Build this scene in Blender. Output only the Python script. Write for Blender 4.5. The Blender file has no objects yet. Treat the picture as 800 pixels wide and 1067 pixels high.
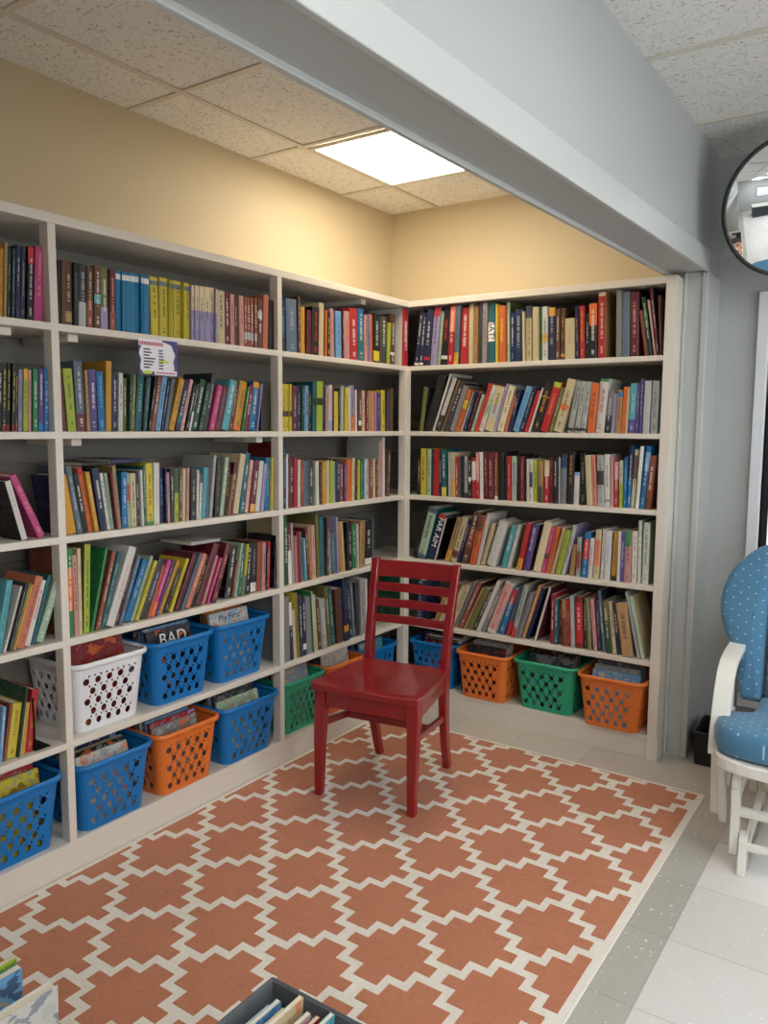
import bpy, bmesh, math, random
from mathutils import Vector, Matrix
from mathutils.geometry import delaunay_2d_cdt
random.seed(7)
R=math.radians
S=bpy.context.scene
COL=S.collection
# ------------------------------------------------------------------ camera
CP=Vector((2.3709,-3.5248,1.3580)); YAW,PITCH,ROLL=0.59984,-0.10646,0.00649; FPX=826.74
_f=Vector((-math.sin(YAW)*math.cos(PITCH),math.cos(YAW)*math.cos(PITCH),math.sin(PITCH)))
_r=_f.cross(Vector((0,0,1))).normalized(); _u=_r.cross(_f)
_r2=_r*math.cos(ROLL)+_u*math.sin(ROLL); _u2=_u*math.cos(ROLL)-_r*math.sin(ROLL)
cam=bpy.data.cameras.new('camera'); camo=bpy.data.objects.new('camera',cam); COL.objects.link(camo)
m=Matrix((_r2,_u2,-_f)).transposed().to_4x4(); m.translation=CP; camo.matrix_world=m
cam.sensor_fit='VERTICAL'; cam.sensor_height=24; cam.lens=FPX/1067*24; cam.clip_start=.02
S.camera=camo
def on(px,py,ax,val):
    # where a measured sight line meets the plane axis=val (used once to take dimensions off the photograph)
    d=_f+_r2*((px-400)/FPX)-_u2*((py-533.5)/FPX)
    return CP+d*((val-CP[ax])/d[ax])
def proj(P):
    v=Vector(P)-CP; return (400+FPX*v.dot(_r2)/v.dot(_f),533.5-FPX*v.dot(_u2)/v.dot(_f))
# ------------------------------------------------------------------ materials
def lin(c):
    c=c/255; return c/12.92 if c<=.04045 else ((c+.055)/1.055)**2.4
def rgb(h):
    if isinstance(h,str): h=tuple(int(h[i:i+2],16) for i in (0,2,4))
    return (lin(h[0]),lin(h[1]),lin(h[2]),1)
class NT:
    def __init__(s,name):
        s.m=bpy.data.materials.new(name); s.m.use_nodes=True; s.t=s.m.node_tree; s.n=s.t.nodes
        s.b=s.n['Principled BSDF']
    def new(s,t,**k):
        o=s.n.new(t)
        for a,b in k.items(): setattr(o,a,b)
        return o
    def link(s,a,b): s.t.links.new(a,b)
    def math(s,op,a,b=None,c=None,clamp=False):
        o=s.new('ShaderNodeMath',operation=op); o.use_clamp=clamp
        for i,v in enumerate((a,b,c)):
            if v is None: continue
            if isinstance(v,(int,float)): o.inputs[i].default_value=v
            else: s.link(v,o.inputs[i])
        return o.outputs[0]
    def mix(s,f,a,b):
        o=s.new('ShaderNodeMix',data_type='RGBA')
        for k,v in ((0,f),(6,a),(7,b)):
            if isinstance(v,(int,float,tuple)): o.inputs[k].default_value=v
            else: s.link(v,o.inputs[k])
        return o.outputs[2]
    def coords(s,kind='Object'): return s.new('ShaderNodeTexCoord').outputs[kind]
    def noise(s,vec,scale,detail=3,rough=.5):
        o=s.new('ShaderNodeTexNoise'); o.inputs['Scale'].default_value=scale; o.inputs['Detail'].default_value=detail
        o.inputs['Roughness'].default_value=rough
        if vec is not None: s.link(vec,o.inputs['Vector'])
        return o.outputs['Fac']
    def mapping(s,vec,scale=(1,1,1),loc=(0,0,0),rot=(0,0,0)):
        o=s.new('ShaderNodeMapping'); s.link(vec,o.inputs['Vector'])
        o.inputs['Scale'].default_value=scale; o.inputs['Location'].default_value=loc; o.inputs['Rotation'].default_value=rot
        return o.outputs[0]
    def bump(s,h,strength=.3,dist=.002):
        o=s.new('ShaderNodeBump'); o.inputs['Strength'].default_value=strength; o.inputs['Distance'].default_value=dist
        s.link(h,o.inputs['Height']); s.link(o.outputs[0],s.b.inputs['Normal'])
    def rough(s,v): s.b.inputs['Roughness'].default_value=v
    def base(s,v):
        if isinstance(v,tuple): s.b.inputs['Base Color'].default_value=v
        else: s.link(v,s.b.inputs['Base Color'])
_mc={}
def paint(name,h,rough=.5,var=.08,scale=9,bump=.0,bscale=250,metal=0):
    if name in _mc: return _mc[name]
    k=NT(name); c=rgb(h); co=k.coords(); n=k.noise(co,scale)
    d=tuple(x*(1-var) for x in c[:3])+(1,); e=tuple(min(1,x*(1+var)) for x in c[:3])+(1,)
    k.base(k.mix(n,d,e)); k.rough(rough); k.b.inputs['Metallic'].default_value=metal
    if bump: k.bump(k.noise(co,bscale,2),bump,.001)
    _mc[name]=k.m; return k.m
M_shelf=paint('shelf_paint','ddd5c8',.42,.03,6,.05,120)
M_shelfback=paint('shelf_back_paint','7d786f',.55,.04,5)  # darker than the shelves: shade inside the bookcases is put into this colour
M_wallcream=paint('cream_wall_paint','d6c6a6',.6,.02,3,.25,160)
M_wallgrey=paint('grey_wall_paint','b4b7b5',.5,.02,3,.08,160)
M_trimgrey=paint('grey_trim_paint','bfc1be',.4,.02,5)
M_white=paint('white_trim_paint','e4e6ea',.4,.02,5)
M_red=None
def wood_red():
    k=NT('red_lacquered_wood'); co=k.coords(); mp=k.mapping(co,(1,1,1)); n=k.noise(mp,7,5,.6)
    g=k.noise(k.mapping(co,(60,60,3)),1,3)
    c=k.mix(k.math('MULTIPLY',n,1.0),rgb('6e0710'),rgb('a80f1c')); c=k.mix(k.math('MULTIPLY',g,.2),c,rgb('5e0810'))
    sp=k.noise(k.mapping(co,(1,1,1),(3,1,2)),38,2,.4); chip=k.math('GREATER_THAN',sp,.80)
    c=k.mix(k.math('MULTIPLY',chip,.6),c,rgb('d98a80'))
    k.base(c); k.b.inputs['Coat Weight'].default_value=.6; k.b.inputs['Coat Roughness'].default_value=.12
    r=k.math('MULTIPLY_ADD',n,.25,.22); k.link(r,k.b.inputs['Roughness']); k.bump(g,.05,.001); return k.m
M_red=wood_red()
def plastic(name,h):
    k=NT(name); co=k.coords(); n=k.noise(co,30,2); c=rgb(h)
    k.base(k.mix(n,tuple(x*.94 for x in c[:3])+(1,),c)); k.rough(.34)
    k.b.inputs['Subsurface Weight'].default_value=0; return k.m
P_blue=plastic('blue_plastic','0a72b8'); P_white=plastic('white_plastic','e9e9ec'); P_or=plastic('orange_plastic','e27630'); P_gn=plastic('green_plastic','2aa17a')
def ceil_mat():
    k=NT('fissured_ceiling_tile'); co=k.coords()
    n1=k.noise(k.mapping(co,(78,125,1)),1,4,.65); n2=k.noise(co,260,2,.5); w=k.noise(co,22,3)
    f=k.math('LESS_THAN',n1,.40); f2=k.math('LESS_THAN',n2,.32)
    a=k.math('MAXIMUM',k.math('MULTIPLY',f,.75),k.math('MULTIPLY',f2,.6))
    k.base(k.mix(a,k.mix(w,rgb('e6e4df'),rgb('efeeea')),rgb('9d958a'))); k.rough(.9)
    k.bump(k.math('SUBTRACT',1.0,a),.5,.004); return k.m
M_ceil=ceil_mat(); M_tbar=paint('ceiling_grid_paint','d5cfc2',.5,.02)
def floor_mat():
    k=NT('vinyl_floor_tiles'); co=k.coords(); sep=k.new('ShaderNodeSeparateXYZ'); k.link(co,sep.inputs[0])
    T=.305; xs=k.math('MULTIPLY',k.math('SUBTRACT',sep.outputs[0],1.88-.305*6),1/T); ys=k.math('MULTIPLY',k.math('SUBTRACT',sep.outputs[1],-1.4475-.305*12),1/T)
    fx=k.math('FLOOR',xs); fy=k.math('FLOOR',ys); cx=k.math('FRACT',xs); cy=k.math('FRACT',ys)
    cmb=k.new('ShaderNodeCombineXYZ'); k.link(fx,cmb.inputs[0]); k.link(fy,cmb.inputs[1])
    wn=k.new('ShaderNodeTexWhiteNoise',noise_dimensions='2D'); k.link(cmb.outputs[0],wn.inputs['Vector'])
    ms=k.noise(co,9,5,.65); fl=k.noise(k.mapping(co,(60,90,1)),1,3,.6); sp=k.noise(co,75,2,.4)
    base=k.mix(wn.outputs['Value'],rgb('d6d4d1'),rgb('dfdddb'))
    base=k.mix(k.math('MULTIPLY',ms,.35),base,rgb('bdb5aa'))
    # one darker row of tiles runs along the edge of the rug, older warmer tiles lie in the alcove
    dk=k.math('MULTIPLY',k.math('GREATER_THAN',xs,4.99),k.math('LESS_THAN',xs,6.0))
    dk=k.math('MULTIPLY',dk,k.math('LESS_THAN',sep.outputs[1],-.84))
    base=k.mix(k.math('MULTIPLY',dk,.85),base,k.mix(wn.outputs['Value'],rgb('a5a398'),rgb('b0ada3')))
    old=k.math('LESS_THAN',xs,4.99); old=k.math('MAXIMUM',old,k.math('GREATER_THAN',sep.outputs[1],-.84))
    base=k.mix(k.math('MULTIPLY',old,.8),base,k.mix(wn.outputs['Value'],rgb('b8ad9e'),rgb('c2b8a9')))
    base=k.mix(k.math('MULTIPLY',k.math('GREATER_THAN',sp,.69),.8),base,rgb('eeebe5'))
    base=k.mix(k.math('MULTIPLY',k.math('LESS_THAN',fl,.30),.35),base,rgb('8d857b'))
    e=k.math('MINIMUM',k.math('MINIMUM',cx,k.math('SUBTRACT',1.0,cx)),k.math('MINIMUM',cy,k.math('SUBTRACT',1.0,cy)))
    j=k.math('LESS_THAN',e,.006); base=k.mix(k.math('MULTIPLY',j,.35),base,rgb('7d766c'))
    k.base(base); k.rough(.32); k.bump(k.math('SUBTRACT',1.0,j),.15,.001); return k.m
M_floor=floor_mat()
def rug_mat(name,a,b,sc):
    k=NT(name); co=k.coords(); n=k.noise(co,sc,4,.7); w=k.noise(co,6,4,.6); t=k.noise(k.mapping(co,(90,420,1)),1,2)
    md=k.noise(co,70,3,.7); c=k.mix(k.math('ADD',k.math('MULTIPLY',n,.35),k.math('ADD',k.math('MULTIPLY',w,.35),k.math('MULTIPLY',k.math('SUBTRACT',md,.2),.5))),rgb(a),rgb(b)); c=k.mix(k.math('MULTIPLY',k.math('LESS_THAN',md,.36),.35),c,rgb(a))
    k.base(c); k.rough(.95); k.bump(n,.6,.003); k.b.inputs['Sheen Weight'].default_value=.15; return k.m
M_terra=rug_mat('terracotta_pile','a05c40','d28a64',300); M_ivory=rug_mat('ivory_weave','cfc4b2','fbf7ee',260)
def book_mat():
    k=NT('printed_book_cover')
    def att(n):
        o=k.new('ShaderNodeAttribute',attribute_type='GEOMETRY'); o.attribute_name=n; return o
    tint,ink,band,prm=att('tint'),att('ink'),att('band'),att('prm')
    uv=k.new('ShaderNodeUVMap'); uv.uv_map='UVMap'; sp=k.new('ShaderNodeSeparateXYZ'); k.link(uv.outputs[0],sp.inputs[0]); u,v=sp.outputs[0],sp.outputs[1]
    pp=k.new('ShaderNodeSeparateColor'); k.link(prm.outputs['Color'],pp.inputs[0]); b0,b1,t0=pp.outputs[0],pp.outputs[1],pp.outputs[2]
    t1=prm.outputs['Alpha']; seed=ink.outputs['Alpha']
    isp=k.math('MULTIPLY',k.math('GREATER_THAN',u,-.01),k.math('LESS_THAN',u,1.01))
    inb=k.math('MULTIPLY',k.math('GREATER_THAN',v,b0),k.math('LESS_THAN',v,b1))
    cv=k.math('MULTIPLY',v,38.0); 
    cb=k.new('ShaderNodeCombineXYZ'); k.link(k.math('FLOOR',cv),cb.inputs[0]); k.link(k.math('MULTIPLY',seed,97.0),cb.inputs[1])
    wn=k.new('ShaderNodeTexWhiteNoise',noise_dimensions='2D'); k.link(cb.outputs[0],wn.inputs['Vector'])
    letter=k.math('MULTIPLY',k.math('GREATER_THAN',wn.outputs['Value'],.22),k.math('GREATER_THAN',k.math('FRACT',cv),.25))
    half=k.math('MULTIPLY_ADD',wn.outputs['Value'],.08,.10)
    nar=k.math('LESS_THAN',k.math('ABSOLUTE',k.math('SUBTRACT',u,.5)),half)
    int_=k.math('MULTIPLY',k.math('GREATER_THAN',v,t0),k.math('LESS_THAN',v,t1))
    au=k.math('MULTIPLY',k.math('GREATER_THAN',v,.07),k.math('LESS_THAN',v,k.math('MULTIPLY_ADD',seed,.08,.12)))
    au=k.math('MULTIPLY',au,k.math('GREATER_THAN',seed,.4))
    mk=k.math('MULTIPLY',k.math('MULTIPLY',letter,nar),k.math('MAXIMUM',int_,k.math('MULTIPLY',au,k.math('GREATER_THAN',t1,.05))))
    cbv=k.new('ShaderNodeCombineXYZ'); k.link(k.math('MULTIPLY',u,5.0),cbv.inputs[0]); k.link(k.math('MULTIPLY',v,7.0),cbv.inputs[1]); k.link(k.math('MULTIPLY',seed,50.0),cbv.inputs[2])
    art=k.noise(cbv.outputs[0],1.0,3,.6)
    c=k.mix(k.math('MULTIPLY',isp,inb),tint.outputs['Color'],band.outputs['Color'])
    c=k.mix(k.math('MULTIPLY',k.math('MULTIPLY',isp,mk),.8),c,ink.outputs['Color'])
    # printed blotches of the illustration on front and back covers
    cov=k.math('MULTIPLY',k.math('GREATER_THAN',u,1.5),k.math('GREATER_THAN',art,.57)); c=k.mix(k.math('MULTIPLY',cov,k.math('MULTIPLY_ADD',tint.outputs['Alpha'],.6,.05)),c,ink.outputs['Color'])
    cov2=k.math('MULTIPLY',k.math('GREATER_THAN',u,1.5),k.math('LESS_THAN',art,.42)); c=k.mix(k.math('MULTIPLY',cov2,k.math('MULTIPLY_ADD',tint.outputs['Alpha'],.6,.04)),c,band.outputs['Color'])
    w=k.math('MULTIPLY',k.noise(k.coords(),45,3,.6),.22); c=k.mix(k.math('MULTIPLY',isp,w),c,k.mix(.5,tint.outputs['Color'],(.35,.33,.3,1)))
    k.base(c); k.rough(.4); k.b.inputs['Specular IOR Level'].default_value=.35; return k.m
M_book=book_mat()
def page_mat():
    k=NT('page_edges'); n=k.noise(k.mapping(k.coords(),(900,4,4)),1,2); k.base(k.mix(n,rgb('c9bda3'),rgb('e9e2d2'))); k.rough(.8); return k.m
M_page=page_mat()
# ------------------------------------------------------------------ mesh helpers
def link(name,bm,mats,parent=None,loc=None,rot=None,smooth=False,bevel=0,seg=2):
    me=bpy.data.meshes.new(name); bmesh.ops.recalc_face_normals(bm,faces=bm.faces[:]) if bm.faces else None
    bm.to_mesh(me); bm.free()
    for mm in (mats if isinstance(mats,(list,tuple)) else [mats]): me.materials.append(mm)
    o=bpy.data.objects.new(name,me); COL.objects.link(o)
    if parent: o.parent=parent
    if loc is not None: o.location=loc
    if rot is not None: o.rotation_euler=rot
    if smooth:
        for p in me.polygons: p.use_smooth=True
    if bevel:
        b=o.modifiers.new('bevel','BEVEL'); b.width=bevel; b.segments=seg; b.limit_method='ANGLE'; b.angle_limit=R(40)
    return o
def empty(name,loc=(0,0,0),rotz=0):
    o=bpy.data.objects.new(name,None); COL.objects.link(o); o.location=loc; o.rotation_euler=(0,0,rotz); o.empty_display_size=.05; return o
def tag(o,label,cat,group=None,kind=None):
    if label: o['label']=label
    if cat: o['category']=cat
    if group: o['group']=group
    if kind: o['kind']=kind
    return o
def struct(o): o['kind']='structure'; return o
def box(bm,lo,hi,mi=0):
    x0,y0,z0=lo;x1,y1,z1=hi
    v=[bm.verts.new(p) for p in ((x0,y0,z0),(x1,y0,z0),(x1,y1,z0),(x0,y1,z0),(x0,y0,z1),(x1,y0,z1),(x1,y1,z1),(x0,y1,z1))]
    for f in ((0,3,2,1),(4,5,6,7),(0,1,5,4),(1,2,6,5),(2,3,7,6),(3,0,4,7)):
        q=bm.faces.new([v[i] for i in f]); q.material_index=mi
    return v
def BOX(lo,hi): 
    bm=bmesh.new(); box(bm,lo,hi); return bm
def hexa(bm,a,b):
    # solid between two quads a and b (lists of 4 points)
    v=[bm.verts.new(p) for p in a]+[bm.verts.new(p) for p in b]
    for f in ((0,3,2,1),(4,5,6,7),(0,1,5,4),(1,2,6,5),(2,3,7,6),(3,0,4,7)): bm.faces.new([v[i] for i in f])
def prism(bm,poly,axis,a,b,mi=0):
    def P(p,t):
        q=list(p); q.insert(axis,t); return q
    A=[bm.verts.new(P(p,a)) for p in poly]; B=[bm.verts.new(P(p,b)) for p in poly]
    n=len(poly); fs=[bm.faces.new(A),bm.faces.new(B[::-1])]
    for i in range(n): fs.append(bm.faces.new((A[i],A[(i+1)%n],B[(i+1)%n],B[i])))
    for f in fs: f.material_index=mi
def tube(bm,pts,rad,n=10,closed=False,cap=True):
    pts=[Vector(p) for p in pts]; N=len(pts); rings=[]; up=None
    for i,p in enumerate(pts):
        if closed: t=(pts[(i+1)%N]-pts[i-1]).normalized()
        else: t=(pts[min(i+1,N-1)]-pts[max(i-1,0)]).normalized()
        if up is None: up=Vector((0,0,1)) if abs(t.z)<.9 else Vector((1,0,0))
        s=t.cross(up).normalized(); u2=s.cross(t).normalized(); up=u2
        rr=rad[i] if isinstance(rad,(list,tuple)) else rad
        rings.append([bm.verts.new(p+(s*math.cos(2*math.pi*k/n)+u2*math.sin(2*math.pi*k/n))*rr) for k in range(n)])
    for i in range(N if closed else N-1):
        a,b=rings[i],rings[(i+1)%N]
        for k in range(n): bm.faces.new((a[k],a[(k+1)%n],b[(k+1)%n],b[k]))
    if cap and not closed: bm.faces.new(rings[0][::-1]); bm.faces.new(rings[-1])
def sweep(bm,pts,prof):
    # sweep rectangular profile list [(dx,dn)] in x / in-plane normal along y-z curve pts
    rings=[]
    for i,(y,z) in enumerate(pts):
        a=pts[max(i-1,0)]; b=pts[min(i+1,len(pts)-1)]; ty,tz=b[0]-a[0],b[1]-a[1]; l=math.hypot(ty,tz) or 1; ny,nz=-tz/l,ty/l
        rings.append([bm.verts.new((dx,y+ny*dn,z+nz*dn)) for dx,dn in prof])
    n=len(prof)
    for i in range(len(rings)-1):
        for k in range(n): bm.faces.new((rings[i][k],rings[i][(k+1)%n],rings[i+1][(k+1)%n],rings[i+1][k]))
    bm.faces.new(rings[0][::-1]); bm.faces.new(rings[-1])
def rrect(w,d,r,n=5):
    pts=[]
    for cx,cy,a0 in ((w/2-r,-d/2+r,-90),(w/2-r,d/2-r,0),(-w/2+r,d/2-r,90),(-w/2+r,-d/2+r,180)):
        for i in range(n+1):
            a=R(a0+90*i/n); pts.append((cx+r*math.cos(a),cy+r*math.sin(a)))
    return pts
def text(body,size,mat,parent,loc,rot,name='title_text',ext=.0003):
    c=bpy.data.curves.new(name,'FONT'); c.body=body; c.size=size; c.align_x='CENTER'; c.align_y='CENTER'; c.extrude=ext
    o=bpy.data.objects.new(name,c); COL.objects.link(o); dg=bpy.context.evaluated_depsgraph_get(); me=bpy.data.meshes.new_from_object(o.evaluated_get(dg))
    bpy.data.objects.remove(o); bpy.data.curves.remove(c); me.materials.clear(); me.materials.append(mat)
    o=bpy.data.objects.new(name,me); COL.objects.link(o); o.parent=parent
    o.matrix_local=Matrix.Translation(loc)@rot.to_4x4(); return o
INK_W=paint('white_print','f0efe9',.5,.0); INK_K=paint('black_print','1b1b1e',.5,.0); INK_R=paint('red_print','b3343a',.5,.0)
SPINE_ROT=Matrix(((0,1,0),(0,0,-1),(-1,0,0)))      # reading runs down the spine
# ------------------------------------------------------------------ room shell
ZC=2.451; XB=1.62; D=.30; ZS=[1.95,1.6465,1.3393,1.0333,.7239,.4112,.0986]; YA,YB,XR=-2.158,-1.2063,1.4874
struct(link('floor',BOX((-.1,-6.1,-.05),(5.1,.1,0)),M_floor))
struct(link('ceiling',BOX((-.1,-6.1,ZC),(5.1,.1,ZC+.05)),M_ceil))
struct(link('wall_left',BOX((-.1,-6.1,0),(0,.1,ZC)),M_wallcream))
bm=bmesh.new(); box(bm,(0,0,0),(1.47,.1,ZC)); struct(link('wall_back',bm,M_wallcream))
WX0,WX1,WZ0,WZ1=1.818,2.75,.25,1.86
bm=bmesh.new(); box(bm,(1.47,0,0),(WX0,.1,ZC)); box(bm,(WX1,0,0),(5.1,.1,ZC)); box(bm,(WX0,0,0),(WX1,.1,WZ0)); box(bm,(WX0,0,WZ1),(WX1,.1,ZC)); struct(link('wall_back_room',bm,M_wallgrey))
bm=bmesh.new(); RW=[(-4.6,-3.0),(-2.4,-.8)]; z0,z1=.85,2.15
box(bm,(5,-6.1,0),(5.1,.1,z0)); box(bm,(5,-6.1,z1),(5.1,.1,ZC))
for a,b in ((-6.1,-4.6),(-3.0,-2.4),(-.8,.1)): box(bm,(5,a,z0),(5.1,b,z1))
struct(link('wall_right',bm,M_wallgrey))
struct(link('wall_front',BOX((-.1,-6.1,0),(5.1,-6,ZC)),M_wallgrey))
# alcove end wall out of sight, beam over the opening, jamb
struct(link('wall_alcove_end',BOX((0,-3.45,0),(1.62,-3.35,ZC)),M_wallgrey))
bm=bmesh.new(); zb0,zb1=1.967,1.967
hexa(bm,[(1.475,-3.35,1.93),(1.605,-3.35,1.93),(1.605,0,1.977),(1.475,0,1.977)],[(1.475,-3.35,ZC),(1.605,-3.35,ZC),(1.605,0,ZC),(1.475,0,ZC)])
struct(link('wall_beam',bm,M_wallgrey))
def casing(name,x0,x1,h,drop):
    bm=bmesh.new(); a=-3.35; 
    hexa(bm,[(x0,a,1.93-drop),(x1,a,1.93-drop),(x1,-.19,1.9745-drop),(x0,-.19,1.9745-drop)],[(x0,a,1.93+h),(x1,a,1.93+h),(x1,-.19,1.9745+h),(x0,-.19,1.9745+h)])
    return struct(link(name,bm,M_trimgrey,bevel=.003))
casing('trim_1',1.6052,1.622,.075,.006); casing('trim_2',1.458,1.4748,.075,.012)
bm=bmesh.new(); box(bm,(1.475,-.19,0),(1.605,0,1.972)); struct(link('wall_jamb',bm,M_trimgrey))
struct(link('trim_3',BOX((1.598,-.203,0),(1.622,-.0005,1.9665)),M_trimgrey,bevel=.003))
struct(link('trim_4',BOX((1.529,-.206,0),(1.543,-.1905,1.97)),M_trimgrey,bevel=.003))
# ceiling grid
def grid(name,xs,ys,x0,x1,y0,y1):
    bm=bmesh.new()
    for x in xs: box(bm,(x-.012,y0,ZC-.006),(x+.012,y1,ZC-.0002))
    for y in ys: box(bm,(x0,y-.012,ZC-.0055),(x1,y+.012,ZC-.0002))
    struct(link(name,bm,M_tbar,bevel=.0015))
yy=[-.425-.6096*i for i in range(9)]
grid('trim_5',[.27,.8796],yy[:5],.001,1.474,-3.349,-.001)
grid('trim_6',[1.4892+.6096*i for i in (1,2,3,4,5)],yy,1.606,4.999,-5.999,-.001)
# window behind the glider
bm=bmesh.new(); cw=.042
box(bm,(WX0-cw,-.03,WZ0-cw),(WX0,.099,WZ1+cw)); box(bm,(WX1,-.03,WZ0-cw),(WX1+cw,.099,WZ1+cw)); box(bm,(WX0,-.03,WZ1),(WX1,.099,WZ1+cw)); box(bm,(WX0,-.03,WZ0-cw),(WX1,.099,WZ0))
w=struct(link('window_1',bm,M_white,bevel=.003))
M_blackal=paint('black_frame','15171b',.35,.05)
bm=bmesh.new(); fw=.028
box(bm,(WX0+.001,.02,WZ0+.001),(WX0+fw,.06,WZ1-.001)); box(bm,(WX1-fw,.02,WZ0+.001),(WX1-.001,.06,WZ1-.001)); box(bm,(WX0+fw,.02,WZ1-fw),(WX1-fw,.06,WZ1-.001)); box(bm,(WX0+fw,.02,WZ0+.001),(WX1-fw,.06,WZ0+fw)); box(bm,(2.27,.02,WZ0+fw),(2.30,.06,WZ1-fw))
link('sash',bm,M_blackal,w,bevel=.002)
k=NT('window_glass'); k.b.inputs['Transmission Weight'].default_value=1; k.rough(.0); k.b.inputs['IOR'].default_value=1.05; k.base((.97,.98,1,1))
link('pane',BOX((WX0+fw,.038,WZ0+fw),(WX1-fw,.042,WZ1-fw)),k.m,w)
for i_,(a,b) in enumerate(RW):
    bm=bmesh.new(); f=.05
    box(bm,(4.97,a-f,z0-f),(5.095,a,z1+f)); box(bm,(4.97,b,z0-f),(5.095,b+f,z1+f)); box(bm,(4.97,a,z1),(5.095,b,z1+f)); box(bm,(4.97,a,z0-f),(5.095,b,z0)); box(bm,(5.02,(a+b)/2-.02,z0),(5.06,(a+b)/2+.02,z1))
    struct(link('window_%d'%(i_+2),bm,M_white,bevel=.003))  # unseen windows, added so daylight brightens beam, floor and ceiling
struct(link('baseboard_back',BOX((1.625,-.012,0),(4.998,-.0003,.09)),M_trimgrey,bevel=.003))
# ------------------------------------------------------------------ lights
def emit(name,c,s):
    k=NT(name); k.base((.8,.8,.8,1)); k.b.inputs['Emission Color'].default_value=c; k.b.inputs['Emission Strength'].default_value=s; return k.m
E_warm=emit('warm_light_diffuser',(1,.87,.66,1),7.2); E_cool=emit('cool_light_diffuser',(.93,.97,1,1),8.8)
def panel(x0,y0,x1,y1,em,label,grp=None):
    t=empty('ceiling_light',((x0+x1)/2,(y0+y1)/2,ZC)); tag(t,label,'ceiling light',grp)
    a,b=(x1-x0)/2,(y1-y0)/2; bm=bmesh.new(); f=.022
    box(bm,(-a,-b,-.0125),(a,-b+f,-.0065)); box(bm,(-a,b-f,-.0125),(a,b,-.0065)); box(bm,(-a,-b+f,-.0125),(-a+f,b-f,-.0065)); box(bm,(a-f,-b+f,-.0125),(a,b-f,-.0065))
    link('frame',bm,M_tbar,t); link('diffuser',BOX((-a+f,-b+f,-.010),(a-f,b-f,-.0065)),em,t)
panel(.283,-1.0225,.867,-.437,E_warm,'square ceiling light panel glowing white in the alcove ceiling')
for i,(x,y) in enumerate(((2.7084,-1.9492),(3.9276,-3.1684),(2.7084,-4.997),(3.9276,-4.997),(3.9276,-1.3396),(2.7084,-3.778))):  # unseen panels; those nearest beam and viewer are added to brighten rug and floor
    panel(x-.292,y-.292,x+.292,y+.292,E_cool,['square ceiling light panel of the main room nearest the beam, above the glider','square ceiling light panel near the right wall, middle','square ceiling light panel at the room end behind the viewer','square ceiling light panel in the far right corner behind','square ceiling light panel near the right wall by the window','square ceiling light panel of the main room above the viewer'][i])
DAY=2.8
wd=bpy.data.worlds.new('daylight'); S.world=wd; wd.use_nodes=True; bg=wd.node_tree.nodes['Background']; bg.inputs[0].default_value=(.93,.965,1,1); bg.inputs[1].default_value=DAY
for nm_,lo,rt,sx_,sy_ in (('sky_portal',(5.09,-3.8,1.5),(0,R(90),0),1.3,1.6),('sky_portal',(5.09,-1.6,1.5),(0,R(90),0),1.3,1.6),('sky_portal',(2.284,.09,1.055),(R(-90),0,0),.93,1.61)):
    al=bpy.data.lights.new(nm_,'AREA'); al.shape='RECTANGLE'; al.size=sx_; al.size_y=sy_; al.cycles.is_portal=True; lo_=bpy.data.objects.new(nm_,al); COL.objects.link(lo_); lo_.location=lo; lo_.rotation_euler=rt
S.view_settings.view_transform='Standard'; S.view_settings.look='None'; S.view_settings.gamma=1; S.view_settings.use_curve_mapping=False; S.view_settings.exposure=0.80
S.cycles.max_bounces=8; S.cycles.diffuse_bounces=5; S.cycles.glossy_bounces=4; S.cycles.transmission_bounces=4; S.cycles.sample_clamp_indirect=6; S.cycles.caustics_reflective=False; S.cycles.caustics_refractive=False
try: S.cycles.use_denoising=True
except Exception: pass
# ------------------------------------------------------------------ bookcases
LB=empty('bookcase',(0,-1.7,0)); tag(LB,'long built-in greige bookcase along the left alcove wall','bookcase')
RB=empty('bookcase',(.9,0,0)); tag(RB,'built-in greige bookcase on the back alcove wall, facing the chair','bookcase')
def part(name,root,bm,mat=M_shelf,bevel=.002,**k):
    for v in bm.verts: v.co-=root.location
    return link(name,bm,mat,root,bevel=bevel,**k)
YE=-3.34; TH=.021
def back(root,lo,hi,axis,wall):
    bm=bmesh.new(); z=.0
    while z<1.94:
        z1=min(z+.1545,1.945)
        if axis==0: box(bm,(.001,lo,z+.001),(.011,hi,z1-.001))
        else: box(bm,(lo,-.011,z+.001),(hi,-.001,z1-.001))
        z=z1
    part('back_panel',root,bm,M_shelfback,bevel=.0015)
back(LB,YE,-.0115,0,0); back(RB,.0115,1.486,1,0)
for i,z in enumerate(ZS):
    n='top_board' if i==0 else 'shelf'; t=.028 if i==0 else TH
    part(n,LB,BOX((.0115,YE,z-t),(D,-.0115,z)))
    part(n,RB,BOX((D+.0005,-D,z-t),(XR,-.0115,z)))
for y in (YA,YB,-3.11): part('stile',LB,BOX((D-.041,y-.0125,.099),(D-.0005,y+.0125,1.922))).name
bm=BOX((D-.030,-.335,.099),(D+.012,-.293,1.6255)); part('corner_post',LB,bm)
part('kick_plate',LB,BOX((D-.019,YE,0),(D+.0005,-.28,.0776)))
part('kick_plate',RB,BOX((D+.001,-D-.0005,0),(XR-.001,-D+.019,.0776)))
part('side_panel',RB,BOX((XR,-D-.002,0),(1.5275,-.0015,1.95)))
part('base_trim',RB,BOX((XR+.0,-D-.012,0),(1.534,-D-.0025,.10)))
# battens that carry the shelves
for (y,zi) in ((YA+.07,1),(YA+.07,2),(YB-.09,2),(-.62,0),(YA-.14,1)):
    t={0:.028}.get(zi,TH); part('shelf_batten',LB,BOX((.02,y,ZS[zi]-t-.022),(D-.045,y+.035,ZS[zi]-t-.0005)))
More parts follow.
